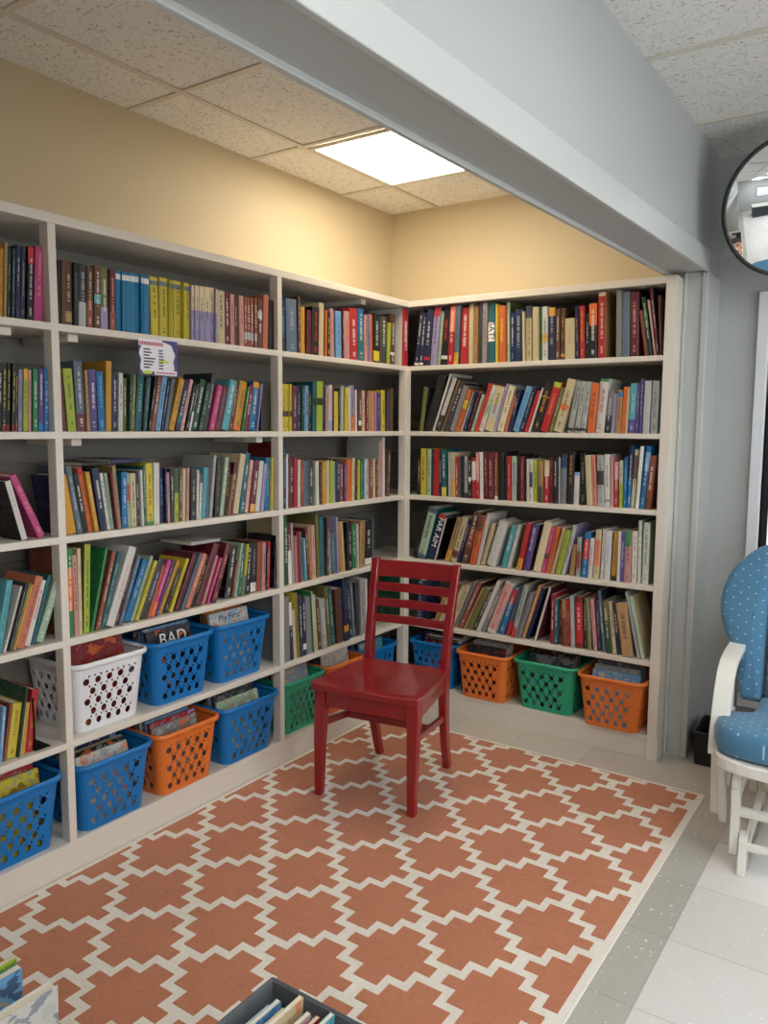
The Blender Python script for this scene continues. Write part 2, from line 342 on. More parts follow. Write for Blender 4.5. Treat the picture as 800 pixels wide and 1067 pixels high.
# ------------------------------------------------------------------ books
PAL=dict(bk=('black','0f0f12'),ch=('charcoal','3a3a40'),gy=('grey','8d8d8c'),lg=('light grey','b9bab6'),wh=('white','e6e3da'),cr=('cream','dccba2'),tn=('tan','b98f5c'),br=('brown','66402a'),ru=('rust red','98503a'),mr=('maroon','6b1b2c'),rd=('red','c3252d'),dr=('dark red','8a1824'),pk=('pink','d04a86'),lp=('pale pink','d79c94'),sa=('salmon','dd7f63'),og=('orange','e2702f'),am=('amber','dba02f'),ye=('yellow','ddc93c'),yg=('lime green','b0c13c'),gn=('green','2d8748'),dg=('dark green','1d4934'),pg=('pale green','a8c0a2'),tl=('teal','14686e'),tq=('turquoise','5fb2bd'),sk=('sky blue','79aeda'),cy=('bright blue','0d7fb2'),bl=('blue','1675ae'),nb=('navy blue','18244e'),pu=('purple','584187'),lv=('lavender','a79dc6'),ol=('olive','77743c'),sl=('slate grey','5d7080'))
# shelf rows read off the photograph.  crop origin and scale, then: bottom-left x, bottom-right x, top-left x, top y, colour, extras
#  i=lettering colour  b=lo:hi:colour band on the spine  n=no lettering  c=colour of the boards when not the spine's
ROWS={}
ROWS['M',1]=[(56,260,6.667,'''28 50 26 72 bk n;50 78 48 70 br n;78 128 74 74 br i=cr b=.05:.22:tn;128 172 122 86 bk i=sl;172 225 172 98 ch i=lg b=0:.4:lg;225 272 225 116 br i=cr b=0:.45:ru;272 326 272 112 br b=.4:.55:tq;326 378 322 122 ol b=0:.36:lv;378 428 375 134 mr i=lp b=0:.3:ru
432 466 430 146 cy b=.86:.95:wh n;466 498 462 152 cy b=.86:.95:wh n;498 528 494 157 cy b=.86:.95:wh n;528 562 526 162 cy b=.86:.95:wh n;562 592 560 166 cy b=.86:.95:wh n;592 620 590 170 cy b=.86:.95:wh n;622 662 620 180 cy b=.86:.95:wh n
676 730 664 186 ye b=.86:.94:sl;735 792 730 192 ye b=.86:.94:sl'''),(170,270,6.667,'''0 34 0 136 ye b=.86:.94:sl;38 68 36 145 ye b=.86:.94:sl;72 122 70 150 ye b=.86:.94:sl;123 150 122 158 ye b=.86:.94:sl;151 182 150 165 ye b=.86:.94:sl
185 216 185 178 lv b=.55:1:cr;217 247 216 181 lv b=.55:1:cr;250 284 248 188 lv b=.55:1:cr;285 322 284 192 lv b=.55:1:cr;322 350 322 197 lv b=.55:1:cr;350 374 350 203 lv b=.55:1:cr;374 428 370 215 cr
430 462 428 226 mr;462 496 452 240 lp i=rd;497 520 488 252 br i=cr;520 562 514 250 lp i=ru;563 582 560 260 ru b=.15:.3:lg;583 605 580 265 ru b=.15:.3:lg;606 628 604 268 ru b=.15:.3:lg;629 652 628 270 ru b=.15:.3:lg;654 688 654 272 br b=.6:.75:lg;690 726 697 248 sa n;736 772 735 285 bk n''')]
ROWS['M',2]=[(58,370,6.667,'''40 76 8 150 mr n;86 146 50 92 yg;152 210 122 40 sl i=wh b=0:.25:mr;218 240 198 104 tn;240 292 226 98 pu i=wh;300 346 280 112 bl i=sk;348 388 360 42 am n;392 426 386 126 nb;430 465 430 122 wh i=bk;468 492 468 160 ol;494 520 502 132 dg;522 546 536 136 ol i=pg;550 594 576 138 tl i=pg;596 610 612 160 ch n;612 632 642 155 tl i=pg;633 656 681 150 bk i=wh;658 686 712 150 ru;690 726 746 155 sk;728 746 770 182 nb;748 772 784 200 tl'''),(168,370,6.667,'''16 44 80 172 sl;46 86 126 172 am;95 128 168 202 nb b=.15:.35:tl;130 152 190 170 lv b=0:1:lp;166 188 226 210 bk;190 204 250 202 dg b=0:.4:wh;206 246 272 178 dg i=wh;250 284 316 200 dg i=pg;286 316 346 130 ch i=lg;325 366 386 216 pk i=lp;370 410 430 226 mr i=sl;415 464 480 185 tq i=wh;466 490 520 200 mr i=lg;492 545 556 195 am b=0:.1:og;548 570 584 215 gn;572 600 612 210 bk b=0:1:mr;606 650 640 192 bl i=wh b=.88:1:am;652 672 680 200 lv n;692 752 692 190 bk n''')]
ROWS['M',3]=[(62,460,6.667,'''48 120 -26 240 am n c=nb;126 164 40 172 sl i=lg;166 200 95 226 bk i=wh;202 232 122 184 og b=.88:1:rd;236 276 166 216 am i=cr;286 332 222 190 nb i=wh;333 355 277 222 wh i=bk;357 380 307 222 pg;382 404 337 220 mr i=pk;406 430 364 172 tn;434 472 440 214 bl i=wh;476 496 470 222 pg b=.5:.8:rd;497 538 482 222 cr;540 560 516 210 ch;561 590 542 200 wh i=sl;592 605 582 172 tl;606 655 592 152 ye b=0:.06:gn;656 696 652 150 wh i=lg;702 725 692 180 nb i=sk;727 750 719 184 nb i=lg;752 770 742 216 lp'''),(172,450,6.667,'''40 62 36 258 nb i=wh;64 94 66 256 yg b=.55:1:dg;96 116 100 260 br;118 140 122 256 cr n;142 166 146 250 lp;178 214 178 256 bk i=lg;218 232 222 266 wh n;234 250 246 292 wh b=.8:1:nb;254 280 270 250 tq;282 300 295 250 sl;303 326 338 166 lg i=ol;342 374 360 182 bk i=ol;378 404 418 180 pg i=wh;408 424 440 212 bk i=am;426 446 462 300 tn;448 466 482 215 mr;468 506 545 166 cr i=lv;514 548 578 156 tl c=bl;550 576 592 200 sl b=0:1:lp;580 620 610 202 mr b=0:.16:am;624 654 650 205 wh n;662 684 676 222 lv;692 722 696 180 bl i=sk;726 748 726 180 ye i=ol''')]
ROWS['M',4]=[(66,555,6.667,'''32 72 26 112 gn b=.3:.78:og c=ru;80 108 56 160 lp i=mr;110 134 94 112 cr i=pk;140 182 146 84 yg c=ol;188 208 290 112 gn n;222 252 340 136 ru i=cr;256 284 380 140 tl i=pg;290 350 455 116 wh i=lp;354 372 484 165 mr i=lg;374 410 505 172 sl i=sk;416 456 550 198 bl i=lg;460 486 600 170 pg;490 522 625 205 ye i=ol;526 576 664 200 ch i=lv;582 594 690 226 og n;596 630 724 205 pk i=lp b=0:.25:og;632 652 752 200 pu i=lv;654 680 786 205 am;690 716 800 260 bk i=lg'''),(176,530,6.667,'''0 22 112 352 ye i=bk;36 70 164 326 mr n;75 104 206 322 sl;108 142 235 326 sa i=cr;146 174 258 342 bk i=am;178 224 298 258 mr i=bk;228 246 326 330 lp n;248 278 346 352 pk i=lp;292 328 394 252 mr i=sa;384 428 440 262 bk b=0:.08:ch;430 446 464 360 ru;450 470 490 242 pg;476 500 512 262 tl i=wh;506 526 530 250 ye b=0:.4:tl;530 556 550 240 bk;564 602 590 240 bk i=gy b=.02:.2:wh;608 640 610 236 ru n;644 668 646 236 lp;669 680 666 260 nb;682 698 686 230 rd i=lp;726 766 740 190 bk i=lg''')]
ROWS['L',1]=[(0,240,10.667,'''-12 28 0 200 am;36 72 50 130 tn i=ol;80 112 104 192 dg i=lg;124 162 130 200 ch i=sk;174 222 172 160 nb i=lg;226 272 240 180 nb i=tn;300 366 312 180 bk b=.77:1:rd;374 472 394 176 pk i=lp''')]
ROWS['L',2]=[(0,365,11.86,'''-32 18 -20 150 bk;24 76 32 150 bk i=ye b=0:.1:dr;78 122 92 150 bk i=ye b=0:.1:dr;140 182 152 162 bk i=ye b=0:.1:dr;188 216 194 172 bk i=ye b=0:.1:dr;220 272 228 236 lv i=nb;286 340 290 228 yg b=.82:1:am;348 384 350 240 lp i=ch;406 468 406 226 gn i=wh;476 536 478 226 pu i=wh b=0:.13:bl;544 602 548 216 bl i=wh;606 652 606 260 nb i=wh''')]
ROWS['L',3]=[(0,450,8.89,'''202 258 42 462 wh i=lp c=bk;358 424 86 418 pk i=lp''')]
ROWS['L',4]=[(0,560,8.213,'''-40 12 58 376 tq i=tl;12 26 150 422 tn n;28 44 176 426 wh i=ch;46 74 196 402 ch i=lg;76 112 238 398 ol i=pg;114 136 272 412 am n;138 206 292 346 sa i=br;208 256 346 376 wh i=rd;266 296 412 330 tl n;300 366 462 380 pg i=wh''')]
ROWS['L',5]=[(0,670,8.213,'''-14 18 24 556 sk i=wh;22 48 86 522 ru n;52 132 116 530 ye i=ru;136 164 200 386 dg n;166 182 222 520 cr n;184 214 236 516 am n;218 276 256 412 rd i=am''')]
ROWS['R',1]=[(290,295,5.714,'''20 40 20 96 ch i=sk;50 113 38 88 bl b=0:1:sl i=lv;115 131 113 76 br;133 158 131 138 am n;163 192 166 158 mr i=bk;194 238 205 142 bk i=rd;240 268 238 115 cr n;270 288 270 160 og i=ye;289 308 292 172 bk i=ye;309 331 306 150 lp i=rd;342 376 345 165 sk i=bl;378 392 380 156 mr;393 424 395 166 lp i=rd;426 472 400 146 rd i=wh;474 509 470 150 bl b=0:.5:tl i=wh;512 530 512 190 lp;531 547 527 180 lv i=nb;549 562 546 186 og;566 600 574 180 bk i=wh b=.05:.25:ye;604 642 600 194 ol b=0:1:ch;644 661 655 236 yg n;664 690 668 182 br b=.2:.25:wh;733 769 738 142 rd i=wh c=wh''')]
ROWS['R',2]=[(290,385,5.714,'''22 41 22 86 ye b=.31:.43:bk;42 60 42 86 ye b=.31:.43:bk;61 80 61 86 ye b=.31:.43:bk;83 108 85 96 mr i=lg;110 131 112 96 nb i=sk;132 154 132 100 dg i=lv;156 178 160 96 sk i=bk;180 193 181 120 bk i=ye;195 223 192 70 tl b=.52:.66:bk n;226 263 230 69 yg b=.52:.66:bk n;265 279 266 96 nb n;281 298 283 104 lp;300 320 302 92 wh b=0:.25:sk;322 330 322 92 dr n;332 355 332 130 ye n;356 368 356 112 dg;370 386 372 98 lg i=ye;388 413 392 106 ye i=ol;418 430 416 100 wh n;431 453 425 94 lv b=0:.36:og;457 469 456 122 wh n;472 496 470 122 mr b=.14:.26:wh;499 515 499 126 cr;517 533 518 126 dr;535 553 534 126 tn i=am;556 569 554 132 lp n;570 583 569 132 lp n;585 609 586 140 pu i=lv;610 635 606 122 ye i=bk;641 660 646 126 ch i=pu;663 681 665 112 br n''')]
ROWS['R',3]=[(290,450,5.714,'''28 45 28 60 nb i=sk c=dr;46 58 46 132 wh n;62 90 65 154 mr i=lg;93 112 95 156 rd n;114 130 113 166 wh i=bk;131 148 133 166 ru i=am;150 180 150 170 sl;182 205 185 166 ch;208 224 206 182 pg b=.7:1:lp;226 243 223 176 wh n;246 261 248 182 br i=am;263 285 263 176 am i=cr;286 303 286 170 cr n;306 323 308 170 yg i=gn;325 338 325 176 pg;340 366 346 166 nb i=lg;368 384 370 190 ru;386 403 383 186 pu i=lg;405 433 408 166 og n;437 454 440 156 cr i=bk;456 468 460 160 bk i=og;470 487 470 166 yg i=og;489 500 489 162 gn;512 536 512 162 sk b=0:1:lg;538 561 540 166 ru;564 578 565 160 cr n;580 592 576 172 br;594 612 600 56 lp i=rd c=lg;620 634 620 32 wh n;637 661 645 112 br i=lg''')]
ROWS['R',4]=[(292,525,7.273,'''30 62 26 96 gn b=0:1:dg c=cr;64 91 52 150 mr b=0:.55:wh;92 108 78 150 lg n;110 131 100 246 lp n;133 158 112 215 dr n;160 179 140 216 sl;181 205 165 266 tq i=wh;207 224 188 182 mr;226 244 205 172 tn i=br;246 272 232 166 cr b=0:1:lp;282 305 264 82 ol i=gn;307 336 296 102 sl b=0:1:tl;338 370 342 106 ch b=0:1:br;372 386 362 220 lg;388 422 372 216 sl i=tq;426 449 412 102 lv n;456 477 436 140 am;479 493 457 136 cr n;497 546 490 142 bk i=lg;550 576 541 150 gn i=wh;579 597 572 156 wh n;600 636 606 136 tn i=br;642 692 642 132 bk b=.02:.16:wh;694 704 694 116 sl n''')]
ROWS['R',5]=[(292,595,7.273,'''26 76 23 200 gy n;80 103 60 240 nb b=.6:1:wh;105 124 86 300 cr n;126 150 96 176 ye b=0:1:ol;152 174 136 200 ch;176 202 170 192 nb b=.1:.2:wh;206 246 178 205 gy n;248 268 216 162 gn b=0:1:pg;270 288 246 182 cr i=lp;291 311 266 216 br;316 358 292 222 lg i=wh;363 384 336 122 ol;386 418 350 140 tl i=pg;432 481 418 140 br i=pu;486 524 456 66 nb i=bl b=.15:.25:am;526 546 496 82 nb;549 573 520 92 sl i=lg;576 602 566 84 ch i=pu;606 642 592 62 lg i=ch;646 662 642 62 wh n'''),(380,560,8,'''292 322 292 330 gn b=.0:1:gn n c=dg''')]
ROWS['B',1]=[(425,300,5.714,'''36 62 80 132 nb i=wh b=.02:.06:wh;64 88 100 150 nb b=.02:.06:wh;90 126 116 132 nb i=wh b=.1:.16:rd;131 168 146 118 lv b=.84:1:rd i=nb;172 190 195 140 pg i=tn;193 232 216 106 bk i=rd b=.1:.16:wh;234 266 258 94 rd b=.55:.97:sa;270 296 292 102 sl b=0:.2:am;310 356 322 120 rd i=wh;361 386 363 96 cr n;387 416 389 106 tn i=br;418 436 430 62 ch n;440 466 452 90 lp b=0:1:gy;476 519 471 92 tl i=wh n;521 537 521 96 ye n;540 580 540 108 og i=ye;585 608 583 86 ol b=0:1:pg;611 632 613 146 bl b=0:1:nb i=wh;636 679 638 130 bl b=0:1:nb i=lg;682 695 682 140 cr n;697 739 693 110 cr b=.78:1:nb i=ol;743 776 745 116 cr n'''),(555,295,5.714,'''38 53 37 148 gn n;56 91 56 142 wh b=.35:.5:am i=tl;94 132 96 148 nb b=.84:1:am i=lg;135 160 138 156 ch b=0:1:br;162 190 165 150 br i=am b=.06:.12:am;192 250 192 212 cr i=tn;256 274 256 142 nb i=am;276 312 270 138 rd i=am;315 334 320 182 bk;336 383 332 124 bk b=.6:1:og;389 433 391 56 rd i=cr b=.94:1:cr c=tn;496 528 499 46 gy n;531 576 536 56 ol b=0:1:sl n;581 630 580 56 mr i=lp;668 686 634 166 ru n;688 712 645 86 dg b=.5:.75:gn;722 735 682 100 lp n;738 752 697 26 ch b=0:1:mr;757 768 746 72 br n''')]
ROWS['B',2]=[(425,380,5.714,'''66 90 96 136 ol c=ch n;94 140 182 66 bk i=ch;141 156 246 56 wh n;160 186 266 82 ch b=.3:1:lg;189 206 292 96 tn;208 240 312 112 bk b=0:1:ch;244 272 332 132 gy n;276 302 356 156 og b=.55:.75:ye;304 322 374 160 wh i=ye;324 342 394 162 nb i=sk;345 366 412 165 mr i=lp;370 388 438 182 pg i=lg;392 413 480 116 og b=0:1:rd;416 446 510 132 wh b=.4:.7:pg;452 504 532 140 cr b=.3:.6:lg i=ch;507 521 572 112 lv i=pu;526 566 602 132 lg b=0:1:cr i=ch;570 590 626 182 sa i=og;592 613 650 152 nb i=wh;617 656 702 136 sk i=bl;660 684 740 142 nb i=lg;688 711 772 160 rd n'''),(555,380,5.714,'''-28 -16 52 140 wh n;-12 38 72 106 bk i=am b=.68:.7:am;41 86 140 116 rd b=.9:1:yg i=sa;92 118 172 142 ol i=lg;121 170 216 96 cr b=.42:.52:og;202 238 248 102 lg i=ch b=.03:.09:bk;246 276 282 102 lg i=ch b=.03:.09:bk;281 312 314 102 lg i=ch b=.03:.09:bk;321 363 356 112 og;366 422 410 86 wh b=.94:1:gn i=rd;426 461 446 160 gy b=0:.42:bk i=lg;464 488 482 170 lv n;490 520 502 152 tn b=.84:.95:bl;523 545 554 132 og i=ru;547 560 570 134 cr n;564 606 582 112 tq b=0:.28:pu i=lg;610 624 612 112 nb b=0:1:pu i=lg;625 646 642 84 nb b=0:1:pu i=lg;652 692 674 96 gy b=0:1:lg n;697 740 706 96 sk b=0:1:lg i=sl''')]
ROWS['B',3]=[(425,455,5.714,'''54 72 60 130 br b=.0:.3:bk;76 110 76 70 ye i=bk;113 136 116 76 tl b=0:1:pg i=tl;146 185 150 76 rd n;187 198 187 90 nb;200 229 198 76 tl b=0:.2:ye i=wh;240 256 240 92 lg n;258 279 256 92 cr b=.0:.4:am;281 300 281 122 rd b=.0:.35:ru;301 313 301 124 sl;315 331 315 116 bk i=br;333 356 333 116 lg b=0:.12:bk;359 376 360 116 bk b=.4:.5:wh;379 405 379 122 rd b=.45:.9:wh;407 424 404 94 rd b=.4:1:lp;426 450 422 92 lp b=0:1:wh n;453 475 450 96 mr i=lp;476 512 473 90 mr i=lp;514 535 513 96 ru i=am b=0:.08:wh;538 571 538 90 bk n;573 586 571 112 bk n;589 612 589 116 rd i=lp;616 646 618 116 lg b=.85:1:pg i=sl;650 664 652 106 bk n;668 689 671 116 rd b=0:1:mr i=sa;691 702 691 116 bk n;706 721 706 132 wh n;723 742 723 136 wh b=.35:.7:nb;744 771 745 140 ye b=0:1:yg i=ol;774 800 776 146 tn b=.0:.4:ch'''),(555,455,5.714,'''66 97 70 140 rd b=.62:1:cr;98 122 101 122 mr i=rd;123 145 125 122 bk i=wh;148 160 150 122 wh n;162 198 169 102 gy b=.72:1:nb i=bl;201 239 213 86 bk i=am;242 272 249 212 wh b=.9:1:sk n;281 313 286 96 bk i=gy;322 356 309 110 cr n;361 383 346 112 lp b=0:1:sa;386 425 386 112 lg b=.42:.7:bk i=ch;427 460 419 106 wh i=ch b=.08:.14:gy;463 481 461 116 lp n;483 508 486 150 rd b=.6:1:lp;513 533 516 142 yg b=.5:1:lg;537 558 546 122 bl i=sk;560 580 578 52 nb b=0:.5:bl c=bl;582 604 608 76 cr b=.5:.9:br;608 630 640 58 sk b=0:1:wh n;633 660 680 56 bl b=.6:.9:sk;664 700 700 112 ru b=0:.2:br''')]
ROWS['B',4]=[(425,520,5.714,'''26 48 106 46 bk n;50 100 122 56 sl b=.08:.9:pg c=tl;104 152 186 100 nb b=.9:1:rd n;156 165 216 112 wh n c=bk;216 246 290 116 tn b=.0:.25:am i=ch;250 284 330 116 cr b=.1:.25:mr i=ch;286 308 362 126 nb i=lg;316 354 386 76 br b=.3:.7:ru;362 396 422 106 og b=.7:1:br;404 425 466 86 wh n;430 454 496 150 cr i=tn;462 514 542 140 wh i=lg;550 580 616 162 tq i=wh;586 610 652 156 pg i=wh b=0:1:lg;642 672 706 146 rd b=0:.25:am i=ru;682 722 736 152 ch b=0:1:pu'''),(555,530,5.714,'''0 46 76 86 wh b=0:1:cr n;48 70 102 112 pk b=.32:.44:bk i=lp;74 100 136 112 og;104 126 176 116 cr i=tn;132 160 196 132 yg i=ol;166 190 240 102 lv b=0:1:lg;216 244 240 212 tn n;256 280 264 170 lg b=.2:.65:ru;286 320 312 142 bl b=.4:.85:rd i=wh;326 350 342 176 wh i=rd;356 391 376 126 cr b=.25:.8:sa i=ru;400 418 420 122 wh i=ch;422 458 432 130 wh i=sk;464 490 486 136 am i=ch b=0:.1:bk;497 515 511 136 wh n;519 540 530 136 bl b=0:1:pu;542 580 550 130 lp b=.7:1:gn;586 618 594 132 lp b=0:1:wh i=gy;622 642 630 72 wh i=gn c=pg;648 686 662 82 wh i=gn c=pg''')]
ROWS['B',5]=[(380,560,8,'''428 478 446 355 nb c=nb n;565 596 650 500 tn n;604 634 712 398 cr n'''),(425,595,5.714,'''216 240 318 92 cr n;244 270 346 86 cr i=ch;274 296 386 70 gy;298 322 414 72 mr b=0:1:ru;326 342 442 112 tn;345 378 458 118 ol n;382 402 484 104 pu b=0:1:ch;404 424 524 62 wh n;428 460 532 108 ol b=0:1:gy;464 512 574 72 wh b=.08:.97:lp i=rd;534 568 618 112 bl b=.7:1:rd;578 606 660 112 sl b=0:.3:rd;610 636 690 86 lg b=.0:.2:rd i=ch;640 668 722 132 gy;674 694 778 92 sa i=cr b=0:1:tn;696 716 792 104 nb n'''),(555,600,5.714,'''6 20 96 70 wh n c=mr;104 124 116 110 rd b=0:1:dr;126 146 130 136 tl;150 170 152 142 mr i=sa;174 198 172 142 tn b=0:.6:br;202 224 200 142 rd i=lp;227 250 217 118 lg i=cr;258 300 252 126 dr b=.1:.9:rd;307 325 298 136 dg;327 344 315 142 cr b=0:1:ol;346 357 330 142 dg;362 384 338 138 pk b=0:1:lp;388 408 372 152 ch i=lv;416 436 386 90 nb b=.0:1:sl;440 470 424 150 ol b=0:.6:dg;476 500 446 150 lg b=0:1:cr;502 526 476 156 nb b=.5:1:ch;532 600 492 160 gy b=0:1:tn i=ch;622 638 536 96 lg n;644 666 574 122 cr b=0:1:pg n''')]
SHN={1:'top shelf',2:'second shelf',3:'third shelf',4:'fourth shelf',5:'fifth shelf'}
BAY={'L':'left edge bay','M':'wide middle bay','R':'corner bay','B':'back-wall bookcase'}
ORD=['first','second','third','fourth','fifth','sixth','seventh','eighth','ninth','tenth','eleventh','twelfth','thirteenth','fourteenth','fifteenth']
BOOKS=[]
def parse(bay,sh):
    out=[]
    for ox,oy,s,txt in ROWS[bay,sh]:
        for e in txt.replace('\n',';').split(';'):
            if not e.strip(): continue
            w=e.split(); x0,x1,xt,yt=map(float,w[:4]); d=dict(bay=bay,sh=sh,x0=ox+x0/s,x1=ox+x1/s,xt=ox+xt/s,yt=oy+yt/s,col=w[4],ink=None,band=None,cov=None,title=True)
            for o in w[5:]:
                if o=='n': d['title']=False
                elif o[0]=='i': d['ink']=o[2:]
                elif o[0]=='c': d['cov']=o[2:]
                elif o[0]=='b':
                    a,b,c=o[2:].split(':'); d['band']=(float(a),float(b),c)
            out.append(d)
    zs=ZS[sh]+.0006
    top=ZS[sh-1]-(.028 if sh==1 else TH)-.004
    for d in out:
        ins=.016+random.random()*.016
        if d['sh']==5 and d['bay']=='R': ins*=.7
        ax,val=(0,D-ins) if bay!='B' else (1,-D+ins)
        k=1 if bay!='B' else 0
        # bottom edge: walk along the shelf line until its image column is the measured one
        def along(px):
            lo,hi=((-3.3,0) if k else (0,1.6))
            for _ in range(40):
                mid=(lo+hi)/2; P=(val,mid,zs) if k else (mid,val,zs)
                if proj(P)[0]<px: lo=mid
                else: hi=mid
            return (lo+hi)/2
        a,b=along(d['x0']),along(d['x1']); T=on(d['xt'],d['yt'],ax,val)
        ta,tz=T[k],T[2]
        lean=math.atan2(ta-a,tz-zs); h=math.hypot(ta-a,tz-zs)
        w=max(b-a,.006); t=w*math.cos(lean)
        h=min(h,(top-zs-(t*abs(math.sin(lean))))/math.cos(lean))
        d.update(a=a,b=a+w,lean=lean,h=max(h,.10),t=t,ins=ins,zs=zs)
    out.sort(key=lambda d:d['a'])
    for i,d in enumerate(out):     # no two neighbours share space at the bottom
        if i and d['a']<out[i-1]['b']+.0006:
            sft=out[i-1]['b']+.0006-d['a']; w=max(d['b']-d['a']-sft,.006); d['a']+=sft; d['b']=d['a']+w; d['t']=w*math.cos(d['lean'])
    def rightface(d,z): return d['b']+math.tan(d['lean'])*z
    def leftface(d,z): return d['a']+math.tan(d['lean'])*z
    for _ in range(8):
        for i in range(len(out)-2,-1,-1):
            p,q=out[i],out[i+1]
            for _k in range(60):
                z=min(p['h']*math.cos(p['lean'])+p['t']*0,q['h']*math.cos(q['lean']))
                g=leftface(q,z)-rightface(p,z)
                if g>=.0003: break
                if p['lean']>q['lean']: p['lean']-=.003; q['lean']+=.003
                else: break
    for d in out: d['t']=max(.0055,(d['b']-d['a'])*math.cos(d['lean'])-.0004)
    for d in out: d['lc']=d['band'][2] if d['band'] and d['band'][0]<=.001 and d['band'][1]>=.96 else d['col']
    cnt={}
    for d in out: cnt[d['lc']]=cnt.get(d['lc'],0)+1
    seen={}
    for d in out:
        c=d['lc']; n=PAL[c][0]; seen[c]=seen.get(c,0)+1; where=f"{SHN[sh]} of {BAY[bay]}"
        if cnt[c]==1: d['label']=f"the only {n} book on the {where}"
        else: d['label']=f"{n} book, {ORD[seen[c]-1]} of its colour from left, {where}"
        d['area']=abs(d['x1']-d['x0'])*(max(10,proj((D,0,0))[1]*0+d['h']*1000/ (3.2 if bay!='M' else 3)))
        d['group']=f"books on the {where}"
    return out
for bay,sh in ROWS: BOOKS+=parse(bay,sh)
def book_bm(d):
    t,h=d['t'],d['h']; dp=d.get('dp') or min(.245,max(.11,h*.72)); d['dp']=dp
    hard=t>.016; bt=min(.0022 if hard else .0012,t*.2); b=min(.0035,.10*t)
    o=[(0,dp),(0,0),(.15*t,-b*.8),(.5*t,-b),(.85*t,-b*.8),(t,0),(t,dp)]
    i=[(bt,dp),(bt,bt),(.15*t+bt*.3,bt),(.5*t,bt),(.85*t-bt*.3,bt),(t-bt,bt),(t-bt,dp)]
    bm=bmesh.new(); uvl=bm.loops.layers.uv.new('UVMap'); n=len(o)
    V=[[[bm.verts.new((p[0],p[1],z)) for p in (o if k==0 else i)] for z in (0,h)] for k in (0,1)]
    arc=[0]; 
    for q in range(1,n): arc.append(arc[-1]+math.dist(o[q],o[q-1]))
    s0,s1=arc[1],arc[n-2]
    def F(vs,uvs):
        f=bm.faces.new(vs)
        for l,u in zip(f.loops,uvs): l[uvl].uv=u
    for q in range(n-1):
        if q==0: u0,u1=3,2
        elif q==n-2: u0,u1=4.2,5.2
        else: u0,u1=(arc[q]-s0)/(s1-s0),(arc[q+1]-s0)/(s1-s0)
        F((V[0][0][q],V[0][0][q+1],V[0][1][q+1],V[0][1][q]),((u0,0),(u1,0),(u1,1),(u0,1)))
        F((V[1][0][q+1],V[1][0][q],V[1][1][q],V[1][1][q+1]),((-9,0),)*4)
        F((V[0][1][q],V[0][1][q+1],V[1][1][q+1],V[1][1][q]),((-9,1),)*4)
        F((V[0][0][q+1],V[0][0][q],V[1][0][q],V[1][0][q+1]),((-9,0),)*4)
    for q in (0,n-1): F((V[0][0][q],V[0][1][q],V[1][1][q],V[1][0][q]) if q==0 else (V[0][1][q],V[0][0][q],V[1][0][q],V[1][1][q]),((-9,0),)*4)
    pg=bmesh.new(); e=.0028 if hard else .0006
    box(pg,(bt+.0001,bt+.0002,e),(t-bt-.0001,dp-e-.0004,h-e))
    return bm,pg
def tone(h,d,j=.06):
    r=random.Random(int(d['a']*1e5)+d['sh']*7); f=(1+r.uniform(-j,j))*.78; c=rgb(h); return (min(1,c[0]*f),min(1,c[1]*f),min(1,c[2]*f),1)
def attrs(me,d,alpha_seed):
    c=PAL[d['col']][1]; 
    ink=d['ink'] or ('wh' if sum(int(c[i:i+2],16) for i in (0,2,4))<330 else 'ch')
    tint=tone(c,d); inkc=rgb(PAL[ink][1]); bd=d['band'] or (2,3,'wh'); bc=rgb(PAL[bd[2]][1]); cov=tone(PAL[d['cov']][1],d) if d['cov'] else None
    rr=random.Random(alpha_seed)
    t0,t1=(rr.uniform(.28,.42),rr.uniform(.78,.93)) if d['title'] else (0,0)
    if d.get('t0') is not None: t0,t1=d['t0']
    n=len(me.loops); uv=me.uv_layers['UVMap'].data
    T=[];I=[];B=[];Pm=[]
    for l in range(n):
        isp=-.01<=uv[l].uv[0]<=1.01
        if cov and not isp: T+=cov[:3]+(d.get('art',0),)
        else: T+=tint[:3]+(d.get('art',0),)
        I+=(inkc[0],inkc[1],inkc[2],rr.random()*0+ (alpha_seed%97)/97); B+=bc
        Pm+=(bd[0],bd[1],t0,t1)
    for nm,arr in (('tint',T),('ink',I),('band',B),('prm',Pm)):
        a=me.attributes.new(nm,'FLOAT_COLOR','CORNER'); a.data.foreach_set('color',arr)
def book_matrix(d):
    lean=d['lean']; t=d['t']; h=d['h']; piv=.0 if lean<=0 else t
    zs=d['zs']
    Rm=Matrix.Rotation(lean,4,'Y')
    # the lower edge on the leaning side touches the shelf
    if lean>0: org=Vector((d['b'],0,zs))-Rm@Vector((t,0,0))
    else: org=Vector((d['a'],0,zs))
    if d['bay']=='B': return Matrix.Translation((0,-D+d['ins'],0))@Matrix.Translation(org)@Rm
    return Matrix.Translation((D-d['ins'],0,0))@Matrix.Rotation(R(90),4,'Z')@Matrix.Translation(org)@Rm
MADE=[]; REST=[]
def make_book(d,Mx,seed,idx):
    bm,pg=book_bm(d); me=bpy.data.meshes.new('book'); bmesh.ops.recalc_face_normals(bm,faces=bm.faces[:]); bm.to_mesh(me); bm.free(); attrs(me,d,seed); me.materials.append(M_book)
    o=bpy.data.objects.new('book',me); COL.objects.link(o); o.matrix_world=Mx
    tag(o,d['label'],'book',d.get('group'))
    p=link('page_block',pg,M_page,o); MADE.append(o); d['obj']=o; return o
